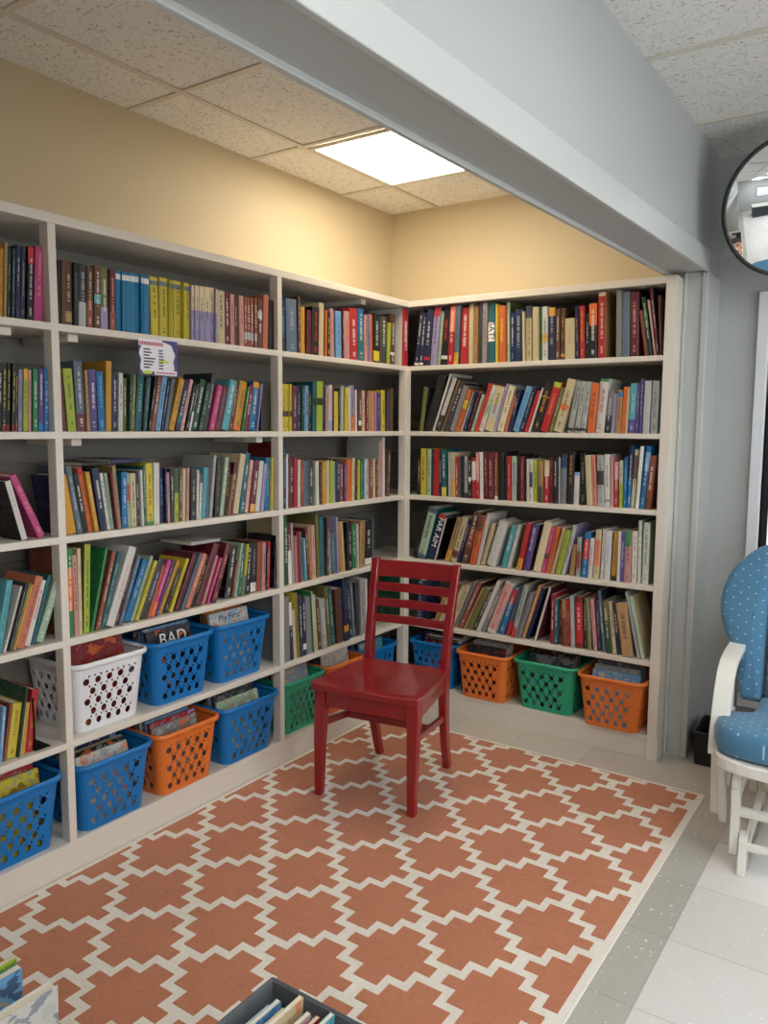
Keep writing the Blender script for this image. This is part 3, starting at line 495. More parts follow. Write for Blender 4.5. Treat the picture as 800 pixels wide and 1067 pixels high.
def book_rest(lst):
    me=bpy.data.meshes.new('books'); V=[];Fs=[];MI=[];AT={k:[] for k in ('tint','ink','band','prm')};UV=[]
    for d,Mx,seed in lst:
        bm,pg=book_bm(d); tmp=bpy.data.meshes.new('t'); bm.to_mesh(tmp); bm.free(); attrs(tmp,d,seed); tp=bpy.data.meshes.new('t'); pg.to_mesh(tp); pg.free()
        for src,mi in ((tmp,0),(tp,1)):
            o=len(V); V+=[tuple(Mx@v.co) for v in src.vertices]
            for p in src.polygons: Fs.append([o+i for i in p.vertices]); MI.append(mi)
            for l in range(len(src.loops)):
                if mi==0:
                    UV+=list(src.uv_layers['UVMap'].data[l].uv)
                    for k in AT: AT[k]+=list(src.attributes[k].data[l].color)
                else:
                    UV+=[-9,0]
                    for k in AT: AT[k]+=[1,1,1,1]
            bpy.data.meshes.remove(src)
    me.from_pydata(V,[],Fs); me.polygons.foreach_set('material_index',MI); me.materials.append(M_book); me.materials.append(M_page)
    u=me.uv_layers.new(name='UVMap'); u.data.foreach_set('uv',UV)
    for k in AT: a=me.attributes.new(k,'FLOAT_COLOR','CORNER'); a.data.foreach_set('color',AT[k])
    me.update(); o=bpy.data.objects.new('slim_books',me); COL.objects.link(o)
    return tag(o,'the slimmest and smallest books squeezed between wider ones across all the shelves','books',None,'stuff')
# ------------------------------------------------------------------ perforated baskets
def bin_mesh(W=.285,Dp=.285,H=.215,tp=.02,rc=.035):
    # unroll the tapered wall, cut the round holes out of it, roll it up again
    def ring(v):
        w,d=W-2*tp*(1-v),Dp-2*tp*(1-v); return rrect(w-.014,d-.014,rc,6)
    n=len(ring(1)); base=ring(1); per=[0]
    for i in range(1,n+1): per.append(per[-1]+math.dist(base[i%n],base[i-1]))
    P=per[-1]
    def roll(u,v):
        u=max(0,min(P,u)); i=0
        while i<n-1 and per[i+1]<u: i+=1
        f=(u-per[i])/(per[i+1]-per[i]); r=ring(v); a,b=r[i],r[(i+1)%n]
        return (a[0]+(b[0]-a[0])*f,a[1]+(b[1]-a[1])*f,v*H)
    pts=[];edges=[];holes=[]
    def add(p): pts.append(Vector(p)); return len(pts)-1
    us=[per[i] for i in range(n+1)]
    for u in us:
        a,b=add((u,0)),add((u,H)); edges.append((a,b))
    for k in range(0,len(us)-1):
        edges.append((2*k,2*k+2)); edges.append((2*k+1,2*k+3))
    # flat faces lie between the corner arcs
    flats=[]
    for i in range(n):
        L=per[i+1]-per[i]
        if L>.1: flats.append((per[i],per[i+1]))
    for a,b in flats:
        c=(a+b)/2; wid=min(.1025,(b-a)/2-.002); r=0; y=.030
        row=0
        while y<H-.028:
            x=-wid+(.0 if row%2==0 else .022)
            while x<=wid+.001:
                holes.append((c+x,y,.0116,12))
                for sx in (-.011,.011):
                    if y+.0165<H-.022 and abs(x+sx)<=wid+.004: holes.append((c+x+sx,y+.0165,.0044,7))
                x+=.044
            y+=.033; row+=1
    for hx,hy,hr,k in holes:
        ids=[add((hx+hr*math.cos(2*math.pi*j/k),hy+hr*math.sin(2*math.pi*j/k))) for j in range(k)]
        edges+= [(ids[j],ids[(j+1)%k]) for j in range(k)]
    vs,es,fs,*_=delaunay_2d_cdt(pts,edges,[],0,1e-6)
    bm=bmesh.new(); vv=[bm.verts.new(roll(v.x,v.y/H)) for v in vs]
    for f in fs:
        cx=sum(vs[i].x for i in f)/3; cy=sum(vs[i].y for i in f)/3
        if any((cx-h[0])**2+(cy-h[1])**2<(h[2]*.985)**2 for h in holes): continue
        try: bm.faces.new([vv[i] for i in f])
        except ValueError: pass
    bmesh.ops.remove_doubles(bm,verts=bm.verts[:],dist=1e-5)
    fl=[bm.verts.new((p[0],p[1],0)) for p in ring(0)]; bm.faces.new(fl)
    bmesh.ops.remove_doubles(bm,verts=bm.verts[:],dist=1e-5)
    # corner pilaster ribs
    bmesh.ops.recalc_face_normals(bm,faces=bm.faces[:])
    me=bpy.data.meshes.new('basket_body'); bm.to_mesh(me); bm.free()
    rb=bmesh.new(); rp=rrect(W,Dp,rc+.007,6); prof=[(-.010,-.004),(-.010,.004),(-.004,.0085),(.003,.008),(.0055,.003),(.0055,-.006),(.002,-.0085),(.0015,-.001),(-.006,-.001)]
    rings=[]
    for i,p in enumerate(rp):
        a,b=Vector(rp[i-1]),Vector(rp[(i+1)%len(rp)]); t=(b-a).normalized(); nx,ny=t.y,-t.x
        rings.append([rb.verts.new((p[0]+nx*q[0],p[1]+ny*q[0],H+q[1])) for q in prof])
    for i in range(len(rings)):
        A,B=rings[i],rings[(i+1)%len(rings)]
        for k in range(len(prof)): rb.faces.new((A[k],A[(k+1)%len(prof)],B[(k+1)%len(prof)],B[k]))
    bmesh.ops.recalc_face_normals(rb,faces=rb.faces[:]); mr=bpy.data.meshes.new('basket_rim'); rb.to_mesh(mr); rb.free()
    for p in mr.polygons: p.use_smooth=True
    return me,mr
BM,BR=bin_mesh(); BM.materials.append(None); BR.materials.append(None)
def child(name,me,parent,mat):
    o=bpy.data.objects.new(name,me); COL.objects.link(o); o.parent=parent; o.material_slots[0].link='OBJECT'; o.material_slots[0].material=mat; return o
def basket(M,mat,label,group,sx=1):
    e=empty('storage_basket'); e.matrix_world=M; tag(e,label,'basket',group)
    b=child('basket_body',BM,e,mat); s=b.modifiers.new('wall','SOLIDIFY'); s.thickness=.0024; s.offset=-1
    r=child('rim',BR,e,mat)
    return e
GB='perforated baskets on the lower shelves'
def bmx(bay,sh,c,prot=.0,rz=0,sx=1):
    z=ZS[sh]+.0008; s=Matrix.Diagonal((sx,1,1,1))
    if bay=='B': return Matrix.Translation((c,-D+.1425-prot,z))@Matrix.Rotation(rz,4,'Z')@s
    return Matrix.Translation((D-.1425+prot,c,z))@Matrix.Rotation(R(90)+rz,4,'Z')@s
BK=[ # bay, shelf, centre, protrusion, scale, plastic, label, short name, contents
('L',6,-2.322,.004,1.0,P_blue,'blue perforated basket of comics cut off by the left picture edge','blue basket at the left picture edge',[('ye','mr',.012,.235),('rd','cr',.010,.25),('lg','sk',.008,.245),('mr','wh',.010,.25)]),
('M',5,-1.995,.0,1.0,P_white,'white perforated basket, the only white one, on the fifth shelf','white basket',[('dr','br',.016,.265),('bk','ch',.012,.235),('wh','nb',.010,.24),('nb','sl',.014,.245)]),
('M',5,-1.700,.004,.97,P_blue,'blue perforated basket standing directly right of the white basket','blue basket right of the white one',[('bk','ch',.014,.245),('sk','cr',.012,.25),('lg','ch',.008,.24),('ch','lg',.012,.24)]),
('M',5,-1.405,.0,1.0,P_blue,'blue perforated basket farthest right on the shelf with the white basket','blue basket under the stile',[('wh','sk',.018,.25),('og','ye',.010,.262),('ol','ye',.014,.262),('dg','ol',.012,.25)]),
('M',6,-1.998,.018,1.0,P_blue,'blue perforated basket on the bottom shelf straight below the white basket','blue basket below the white one',[('wh','gy',.008,.222),('bk','gy',.010,.228),('cr','ol',.009,.226),('nb','lg',.010,.236),('lg','sk',.008,.246),('dg','lp',.010,.25)]),
('M',6,-1.700,.022,1.0,P_or,'orange perforated basket between two blue baskets on the bottom shelf','orange basket between two blue ones',[('gy','lg',.008,.225),('rd','sk',.012,.235),('sk','wh',.009,.238),('lg','ch',.012,.245),('gy','lg',.010,.25)]),
('M',6,-1.388,.02,1.08,P_blue,'blue perforated basket right of the orange one on the bottom shelf','blue basket right of the orange one',[('pg','wh',.012,.228),('ch','gy',.010,.245),('gy','lg',.016,.25),('bk','gy',.012,.25)]),
('R',6,-1.052,.0,.92,P_gn,'green perforated basket behind the front left leg of the red chair','green basket behind the chair leg',[('lg','sk',.010,.252),('sk','nb',.012,.258),('wh','lg',.010,.25),('gy','sk',.014,.262)]),
('R',6,-.770,.0,.92,P_or,'orange perforated basket mostly hidden behind the red chair seat','orange basket behind the chair',[('wh','lg',.010,.27),('ch','br',.030,.275),('dg','ol',.014,.26)]),
('R',6,-.488,.0,.92,P_blue,'blue perforated basket at the corner end of the left bookcase','blue basket at the corner end',[('tq','lg',.012,.24),('br','tn',.012,.236),('sk','gn',.014,.25)]),
('B',6,.440,.0,.9,P_blue,'blue perforated basket with a red book seen through the chair back','blue basket seen through the chair back',[('rd','wh',.016,.238),('pu','lv',.012,.248),('ch','gy',.010,.2)]),
('B',6,.727,.035,.95,P_or,'orange perforated basket between the red chair and the green basket','orange basket beside the chair back',[('ch','bk',.014,.242),('lg','gy',.010,.252),('gy','lg',.014,.256),('br','ch',.012,.25)]),
('B',6,1.028,.01,1.06,P_gn,'green perforated basket between two orange baskets on the back wall','green basket between two orange ones',[('ch','gy',.012,.238),('bk','og',.016,.255),('gy','bk',.014,.25),('ch','br',.014,.262)]),
('B',6,1.334,.045,1.0,P_or,'orange perforated basket at the far right end beside the jamb','orange basket at the far right end',[('sk','lg',.010,.232),('lg','sl',.012,.246),('sl','lg',.012,.258),('br','ch',.012,.25)]),
]
BB=[]
for bay,sh,c,pr,sx,mat,lab,short,cont in BK:
    rnd=random.Random(int(c*1000)); rz=R(rnd.uniform(-.6,.6)); Mx=bmx(bay,sh,c,pr,rz,sx); basket(Mx,mat,lab,GB)
    Mu=bmx(bay,sh,c,pr,rz,1); th=-.19; y=-.098
    flat=bay+str(sh) in ('M6',)
    for j,(col,ink,t,h) in enumerate(cont):
        if sh==6 and bay!='B' and not flat: th=-.15
        dp=.215*sx-.012+rnd.uniform(-.012,.004); dp=min(dp,.222*sx)
        d=dict(art=1,bay='x',sh=10+j,a=c+j*.013,col=col,ink=ink,band=None,cov=None,title=True,t=t,h=h*.985,dp=dp,lean=th)
        d['band']=(2,3,rnd.choice(['cr','og','sk','gy','rd']))
        d['label']=f"{PAL[col][0]} book, {ORD[j]} from the front in the {short}"; d['group']=f"books in the {short}"
        hx=dp/2; y0=y+t
        Bm=Mu@Matrix.Translation((-hx+rnd.uniform(-.006,.006),y0,.0045))@Matrix.Rotation(R(-90),4,'Z')@Matrix.Translation((0,0,0))@Matrix.Rotation(th,4,'Y')
        d['Mx']=Bm; y+=t/math.cos(th)+.004+rnd.uniform(0,.012)
        d['area']=95*max(6,40-11*j)*.55; BB.append(d)
# books standing flat against the back boards, books lying on top of a row
def at_back(bay,sh,p0,p1,yt,col,ink,band,label):
    a=on(p0,yt,0,.03); b=on(p1,yt,0,.03); z=ZS[sh]+.0006
    d=dict(bay='x',sh=sh,a=a.y,col=col,ink=ink,band=(2,3,band),cov=None,title=True,t=.012,h=min((a.z+b.z)/2-z,.272),dp=b.y-a.y,lean=0,label=label,area=600)
    d['Mx']=Matrix.Translation((.0165,a.y,z)); BB.append(d)
def lying(bay,sh,p0,p1,col,t,dp,label,ins=.03):
    ys=[]
    for px in (p0,p1): ys.append(on(px,500 if sh==3 else 575,0,D-ins).y)
    a,b=ys; top=ZS[sh]
    for d in BOOKS:
        if d['bay']==bay and d['sh']==sh and d['b']+.05>a and d['a']-.05<b: 
            xa=min(d['a'],d['a']+math.sin(d['lean'])*d['h']); xb=max(d['b'],d['b']+math.sin(d['lean'])*d['h'])
            if xb>a and xa<b: top=max(top,d['zs']+d['h']*math.cos(d['lean'])+d['t']*abs(math.sin(d['lean'])))
    d=dict(bay='x',sh=sh,a=a,col=col,ink=None,band=None,cov=None,title=False,t=t,h=b-a,dp=dp,lean=0,label=label,area=500)
    M=Matrix(((0,-1,0,D-ins),(0,0,-1,b),(1,0,0,top+.001),(0,0,0,1))); d['Mx']=M; BB.append(d); return top
lying('M',4,199,229,'lg',.012,.16,'grey book lying flat on top of the fourth shelf row')
lying('M',3,86,114,'bk',.012,.17,'black book lying flat on the left of the third shelf row',.045)
lying('M',3,115.5,147,'nb',.014,.18,'navy book lying flat on the third shelf row by the yellow one',.05)
# magazines stacked across the corner basket
zt=ZS[6]+.2255
for i,(col,w,o) in enumerate((('bk',.006,0),('wh',.005,.006),('ch',.004,-.004),('cr',.005,.008),('wh',.004,.0),('ch',.008,.012))):
    d=dict(bay='x',sh=6,a=.4+.01*i,col=col,ink=None,band=None,cov=None,title=False,t=w,h=.17,dp=.20,lean=0,label=f"{['black','white','charcoal','cream','upper white','topmost charcoal'][i]} magazine in the flat stack on the corner basket",area=300-i)
    d['Mx']=Matrix(((0,0,1,.405+o),(0,1,0,-.26+o),(-1,0,0,zt+w),(0,0,0,1))); zt+=w+.0006; BB.append(d)
# books in the foreground bins -------------------------------------------------
k=NT('charcoal_felt'); n=k.noise(k.coords(),420,3,.7); n2=k.noise(k.coords(),25,3); k.base(k.mix(k.math('MULTIPLY_ADD',n,.7,k.math('MULTIPLY',n2,.3)),rgb('26282b'),rgb('74777a'))); k.rough(.9); k.bump(n,.4,.001); M_felt=k.m
M_grom=paint('steel_grommet','c9cbd0',.3,.02,metal=1)
RZT=.0095
def felt_bin(x0,x1,y0,y1,h,label,grom):
    e=empty('fabric_bin',((x0+x1)/2,(y0+y1)/2,RZT)); tag(e,label,'bin')
    a,b,t=(x1-x0)/2,(y1-y0)/2,.005; bm=bmesh.new(); o=[(-a,-b),(a,-b),(a,b),(-a,b)]; i=[(-a+t,-b+t),(a-t,-b+t),(a-t,b-t),(-a+t,b-t)]
    V=lambda L,z:[bm.verts.new((p[0],p[1],z)) for p in L]
    ob,ot,it,ib=V(o,0),V(o,h),V(i,h),V(i,t)
    for A,B in ((ob,ot),(ot,it),(it,ib)):
        for q in range(4): bm.faces.new((A[q],A[(q+1)%4],B[(q+1)%4],B[q]))
    bm.faces.new(ob[::-1]); bm.faces.new(ib); link('bin_body',bm,M_felt,e,bevel=.0015)
    sb=bmesh.new()
    for q in range(4): tube(sb,[(*o[q],h),(*o[(q+1)%4],h)],.0032,6)
    link('rim_piping',sb,M_felt,e)
    if grom:
        for dx in (-.085,0.0,.085):
            g=bmesh.new(); pts=[(dx+.011*math.cos(s*math.pi/8),b-.0055,h-.035+.006*math.sin(s*math.pi/8)) for s in range(16)]; tube(g,pts,.0016,6,closed=True); link('grommet',g,M_grom,e)
    return e
# rim height .28, corner measured on the photograph
FB=dict(x0=1.368,x1=1.73,y0=-2.80,y1=-2.438,h=.262)
felt_bin(FB['x0'],FB['x1'],FB['y0'],FB['y1'],FB['h'],'dark grey felt bin of books on the rug at the picture bottom',True)
FC=dict(x0=.83,x1=1.09,y0=-3.08,y1=-2.68,h=.10)
felt_bin(FC['x0'],FC['x1'],FC['y0'],FC['y1'],FC['h'],'low grey felt bin holding picture books at the bottom left corner',False)
def bin_book(x,y,t,h,dp,col,ink,band,label,lean=0,yaw=0,area=3000):
    d=dict(art=1,bay='x',sh=12,a=x*3+y,col=col,ink=ink,band=(2,3,band),cov=None,title=True,t=t,h=h,dp=dp,lean=lean,label=label,area=area)
    d['Mx']=Matrix.Translation((x,y,RZT+.0055+(abs(math.sin(lean))*t if lean>0 else 0)))@Matrix.Rotation(yaw,4,'Z')@Matrix.Rotation(lean,4,'Y'); BB.append(d)
def bbk(x,ytop,*r): bin_book(x,ytop-r[2],*r)
bbk(1.380,-2.475,.010,.236,.20,'bl','sk','sk','blue book at the left wall of the felt bin',.04)
bbk(1.394,-2.468,.011,.25,.205,'sk','bl','bl','sky blue book second from left in the felt bin',.05)
bbk(1.409,-2.475,.010,.246,.19,'sl','nb','bl','slate grey book third from left in the felt bin',.07)
bbk(1.425,-2.447,.010,.262,.18,'cr','am','og','cream picture book with orange print in the felt bin',.08)
bbk(1.462,-2.462,.008,.252,.2,'wh','lp','lp','white book beside the red one in the felt bin',.06)
bbk(1.478,-2.458,.010,.25,.21,'rd','mr','mr','red book in the middle of the felt bin',.07)
bbk(1.497,-2.446,.010,.26,.19,'tq','sk','sk','turquoise picture book at the right in the felt bin',.09)
bbk(.893,-2.700,.012,.268,.235,'yg','gn','lp','lime green picture book at the bottom left corner, partly hidden',.02)
bbk(.918,-2.706,.016,.262,.25,'sk','bk','am','sky blue board book between lime and white ones, bottom left',.02)
bbk(1.014,-2.695,.024,.262,.27,'wh','lg','sl','thick white board book nearest the viewer at bottom left',.02)
# ------------------------------------------------------------------ link the books
for d in BOOKS:
    P=Vector((D,d['a'],d['zs'])) if d['bay']!='B' else Vector((d['a'],-D,d['zs'])); q=P+Vector((0,0,d['h'])); d['area']=max(.5,d['x1']-d['x0'])*(proj(P)[1]-proj(q)[1]); d['Mx']=book_matrix(d)
ALL=BOOKS+BB
rank=sorted(range(len(ALL)),key=lambda i:-ALL[i]['area']); keep=set(rank[:300]); rest=[]
for i,d in enumerate(ALL):
    if i in keep: make_book(d,d['Mx'],i*31+7,i)
    else: rest.append((d,d['Mx'],i*31+7))
if rest: book_rest(rest)
def spine_text(pred,body,size,v=.5,mat=INK_W,patch=None):
    for d in ALL:
        if 'obj' in d and pred(d):
            y=-min(.0035,.10*d['t'])-.0004
            if patch:
                bm=BOX((d['t']*.06,y+.0001,d['h']*patch[0]),(d['t']*.94,y+.0003,d['h']*patch[1])); link('title_patch',bm,patch[2],d['obj'])
            text(body,size,mat,d['obj'],Vector((d['t']/2,y-.0002,d['h']*v)),SPINE_ROT); return
def near(bay,sh,px): 
    c=min((d for d in BOOKS if d['bay']==bay and d['sh']==sh),key=lambda d:abs((d['x0']+d['x1'])/2-px)); return lambda d:d is c
spine_text(near('B',1,512),'SAT!',.040,.54,INK_K,(.36,.68,INK_W))
spine_text(near('B',4,447.4),'FAR AIM',.040,.60)
spine_text(near('R',1,421.4),'CHEMISTRY',.026,.52)
COVER_ROT=Matrix(((0,0,1),(1,0,0),(0,1,0)))   # reading along the book's depth, facing the x side
for d in BB:
    if 'obj' in d and d['label'].startswith('black book, first from the front in the blue basket right of'):
        text('BAD',.062,INK_W,d['obj'],Vector((d['t']+.0006,d['dp']*.58,d['h']*.835)),COVER_ROT)
    if 'obj' in d and d['label'].startswith('white book, first from the front in the blue basket under'):
        text('My First',.034,INK_K,d['obj'],Vector((d['t']+.0006,d['dp']*.5,d['h']*.90)),COVER_ROT)
# spiral bindings seen through the chair back
def spiral(px,bay,mat):
    f=near(bay,5,px)
    for d in BOOKS:
        if 'obj' in d and f(d):
            bm=bmesh.new()
            for q in range(14):
                z=d['h']*(.04+.92*q/13); tube(bm,[(d['t']/2+.006*math.cos(s*math.pi/5),-.004+.006*math.sin(s*math.pi/5),z+.001*math.sin(s*math.pi/5)) for s in range(10)],.0012,5,closed=True)
            link('spiral_binding',bm,mat,d['obj'])
spiral(418,'R',paint('green_wire','4fd05a',.3,.03)); spiral(437,'B',paint('pale_wire','c9d3ea',.3,.03))
# metal bookend
e=empty('bookend',(0,0,0)); e.matrix_world=Matrix.Translation((.28,on(34.5,783,0,.28).y+.007,ZS[5]+.0008)); tag(e,'black metal bookend holding the row at the left picture edge','bookend')
M_bkm=paint('black_metal','17181a',.4,.05,metal=.6)
link('upright',BOX((-.11,0,0),(0,.0025,.16)),M_bkm,e,bevel=.001); link('foot',BOX((-.11,.0026,0),(0,.05,.0018)),M_bkm,e)
# ------------------------------------------------------------------ notice taped to the shelf edge
n=empty('notice',(D+.0022,-1.793,1.5765)); tag(n,'white notice with purple border taped to the shelf edge above green books','sign')
M_paper=paint('white_paper','e9e8ee',.6,.02); M_purple=paint('purple_print','4b4580',.6,.08); M_hl=paint('yellow_highlight','c9e04a',.6,.03); M_pr=paint('faded_red_print','c06a70',.6,.05)
link('paper',BOX((-.0012,-.079,-.056),(0,.079,.056)),M_purple,n)
poly=[]; 
for i in range(44):
    a=2*math.pi*i/44; rx=.071+.004*math.sin(7*a); rz=.050+.003*math.sin(5*a+1); s=max(abs(math.cos(a)),abs(math.sin(a)))**.75
    poly.append((-.005+rx*math.cos(a)/s*.97,.0+rz*math.sin(a)/s*.97))
bm=bmesh.new(); prism(bm,poly,0,.0001,.0004); link('white_field',bm,M_paper,n)
for lo,hi in (((.0001,-.079,.034),(.0005,.015,.056)),((.0001,-.018,-.056),(.0005,.074,-.04))): link('white_corner',BOX(lo,hi),M_paper,n)
bm=bmesh.new(); r_=random.Random(4)
for i in range(7):
    z=.021-.0095*i; box(bm,(.0005,-.060,z),(.0009,-.060+r_.uniform(.02,.048),z+.0042)); box(bm,(.0005,.0,z-.001),(.0009,r_.uniform(.016,.024),z+.0032))
link('text_line',bm,INK_K,n)
bm=bmesh.new(); x=-.076
while x<.01: 
    w=r_.uniform(.005,.009); box(bm,(.0006,x,.036),(.0009,x+w,.047)); x+=w+.002
link('heading',bm,M_pr,n)
bm=bmesh.new(); x=-.01
while x<.068: 
    w=r_.uniform(.004,.007); box(bm,(.0006,x,-.051),(.0009,x+w,-.046)); x+=w+.0015
link('footer_line',bm,M_pr,n)
bm=bmesh.new(); prism(bm,[(-.047+.021*math.cos(a*math.pi/8),-.0495+.0055*math.sin(a*math.pi/8)) for a in range(16)],0,.0006,.0008); link('highlight_oval',bm,M_hl,n); bm=BOX((.0004,0,-.0165),(.00055,.040,-.009)); link('highlight',bm,M_hl,n)
# ------------------------------------------------------------------ rug
X0,X1,Y0,Y1=.306,1.770,-2.95,-.518
rg=link('rug',BOX((X0,Y0,.0003),(X1,Y1,.0075)),M_ivory,bevel=.003); tag(rg,'terracotta and ivory stepped lattice rug on the alcove floor','rug')
bm=bmesh.new(); DX,DY=.1440,.1620; CX,CY=1.600,-1.608; bx0,bx1,by0,by1=X0+.022,X1-.024,Y0+.03,Y1-.022
def cell(cx,cy):
    hs=(.127,.085,.0355); vs=(.0195,.068,.1155)
    P=[(hs[2],-vs[2]),(hs[2],-vs[1]),(hs[1],-vs[1]),(hs[1],-vs[0]),(hs[0],-vs[0]),(hs[0],vs[0]),(hs[1],vs[0]),(hs[1],vs[1]),(hs[2],vs[1]),(hs[2],vs[2])]
    P=P+[(-a,b) for a,b in P[::-1]]
    P=[(min(max(cx+a,bx0),bx1),min(max(cy+b,by0),by1)) for a,b in P]
    Q=[]
    for p in P:
        if not Q or math.dist(p,Q[-1])>1e-6: Q.append(p)
    if len(Q)>2 and math.dist(Q[0],Q[-1])<1e-6: Q.pop()
    ar=abs(sum(Q[i-1][0]*Q[i][1]-Q[i][0]*Q[i-1][1] for i in range(len(Q))))/2
    # drop collinear back-tracks left by the clipping
    ch=True
    while ch and len(Q)>3:
        ch=False
        for i in range(len(Q)):
            a,b,c=Q[i-1],Q[i],Q[(i+1)%len(Q)]
            if abs((b[0]-a[0])*(c[1]-a[1])-(c[0]-a[0])*(b[1]-a[1]))<1e-9: Q.pop(i); ch=True; break
    if ar>2e-4 and len(Q)>=3 and max(q[0] for q in Q)-min(q[0] for q in Q)>.014 and max(q[1] for q in Q)-min(q[1] for q in Q)>.014: prism(bm,Q,2,.006,.0092)
for i in range(-12,4):
    for j in range(-12,9):
        if (i+j)%2==0:
            cx,cy=CX+i*DX,CY+j*DY
            if bx0-.12<cx<bx1+.12 and by0-.11<cy<by1+.11: cell(cx,cy)
link('pile_pattern',bm,M_terra,rg)
# ------------------------------------------------------------------ red chair
ch=empty('chair',(.778,-1.312,RZT-.0002),R(8.2)); tag(ch,'dark red painted wooden ladder-back chair standing on the rug','chair')
def post(bm,path,w0,d0):
    # path of (x,y,z,half-width,half-depth)
    rg_=[[bm.verts.new((x+sx*w,y+sy*dd,z)) for sx,sy in ((-1,-1),(1,-1),(1,1),(-1,1))] for x,y,z,w,dd in path]
    for a,b in zip(rg_,rg_[1:]):
        for q in range(4): bm.faces.new((a[q],a[(q+1)%4],b[(q+1)%4],b[q]))
    bm.faces.new(rg_[0][::-1]); bm.faces.new(rg_[-1])
for s in (-1,1):
    bm=bmesh.new(); post(bm,[(s*.187+.002,.0,0,.0145,.0145),(s*.186+.005,.0,.2,.018,.018),(s*.184+.010,.002,.36,.0215,.0215),(s*.184+.010,.002,.404,.0215,.0215)],0,0); link('leg',bm,M_red,ch,bevel=.004)
for s in (-1,1):
    bm=bmesh.new(); N=14; pth=[]
    for q in range(N+1):
        z=.822*q/N; u=z/.822
        y=.345+ (.085*((.40-z)/.40)**1.6 if z<.40 else .078*((z-.40)/.426)**1.5); x=.150+.024*u
        hw=.0155 if z>.44 else .0135+.004*z/.44; hd=.021-.009*max(0,(z-.44)/.39)-.004*max(0,(.40-z)/.4)
        pth.append((s*x+.008*u,y,z,hw,hd))
    post(bm,pth,0,0); link('leg',bm,M_red,ch,bevel=.004)
# saddled seat board
bm=bmesh.new(); NU,NV=14,12; top=[];bot=[]
for j in range(NV+1):
    v=j/NV; y=-.036+v*.372; hw=.217-.038*v; rowt=[];rowb=[]
    for i in range(NU+1):
        u=i/NU*2-1; yy=y-(.010*(1-u*u) if j==0 else 0); x=u*hw+.011
        if j in (0,) and abs(u)>.99: x*=.975
        dz=-.010*max(0,(1-(u*1.05)**2))*math.sin(math.pi*min(1,max(0,(v+.02)*.9)))+.0015*math.cos(u*6)*(1-v)
        if j==0: dz-=.003
        rowt.append(bm.verts.new((x,yy,.434+dz))); rowb.append(bm.verts.new((x*.985,yy+(.004 if j==0 else 0),.404)))
    top.append(rowt);bot.append(rowb)
for j in range(NV):
    for i in range(NU):
        bm.faces.new((top[j][i],top[j][i+1],top[j+1][i+1],top[j+1][i])); bm.faces.new((bot[j+1][i],bot[j+1][i+1],bot[j][i+1],bot[j][i]))
for i in range(NU):
    bm.faces.new((bot[0][i],bot[0][i+1],top[0][i+1],top[0][i])); bm.faces.new((top[NV][i],top[NV][i+1],bot[NV][i+1],bot[NV][i]))
for j in range(NV):
    bm.faces.new((top[j][0],top[j+1][0],bot[j+1][0],bot[j][0])); bm.faces.new((bot[j][NU],bot[j+1][NU],top[j+1][NU],top[j][NU]))
link('seat',bm,M_red,ch,bevel=.005,smooth=False)
link('apron',BOX((-.152,-.010,.340),(.172,.010,.4035)),M_red,ch,bevel=.003)
for s in (-1,1):
    bm=bmesh.new(); hexa(bm,[(s*.192+.001,.022,.348),(s*.192+.019,.022,.348),(s*.168+.009,.326,.348),(s*.168-.009,.326,.348)],[(s*.192+.001,.022,.4035),(s*.192+.019,.022,.4035),(s*.168+.009,.326,.4035),(s*.168-.009,.326,.4035)]); link('apron',bm,M_red,ch,bevel=.003)
link('apron',BOX((-.147,.338,.352),(.147,.356,.4035)),M_red,ch,bevel=.003)
def ypost(z): return .345+(.085*((.40-z)/.40)**1.6 if z<.40 else .078*((z-.40)/.426)**1.5)
def slat(z0,z1,name):
    bm=bmesh.new(); n_=10; A=[]
    for q in range(n_+1):
        u=q/n_*2-1; zc=(z0+z1)/2; xh=.150+.024*zc/.826-.0125; x=u*xh+.008*zc/.826; bow=.010*(1-u*u)
        A.append([bm.verts.new((x,ypost(z)+bow+dy,z)) for z,dy in ((z0,-.007),(z1,-.007),(z1,.006),(z0,.006))])
    for a,b in zip(A,A[1:]):
        for q in range(4): bm.faces.new((a[q],a[(q+1)%4],b[(q+1)%4],b[q]))
    bm.faces.new(A[0][::-1]); bm.faces.new(A[-1]); link(name,bm,M_red,ch,bevel=.0025)
slat(.755,.818,'top_rail'); slat(.698,.731,'backrest_slat'); slat(.638,.669,'backrest_slat'); slat(.576,.606,'backrest_slat')
def bar(a,b,w,h,name):
    bm=bmesh.new(); a,b=Vector(a),Vector(b); t=(b-a).normalized(); s=t.cross(Vector((0,0,1))).normalized(); u=s.cross(t)
    Q=lambda p:[p-s*w-u*h,p+s*w-u*h,p+s*w+u*h,p-s*w+u*h]
    hexa(bm,Q(a),Q(b)); link(name,bm,M_red,ch,bevel=.003)
for s in (-1,1): bar((s*.186+.006,.019,.268),(s*.157,.352,.228),.008,.0125,'stretcher')
bar((-.166,.19,.2455),(.166,.19,.2455),.008,.0125,'stretcher')
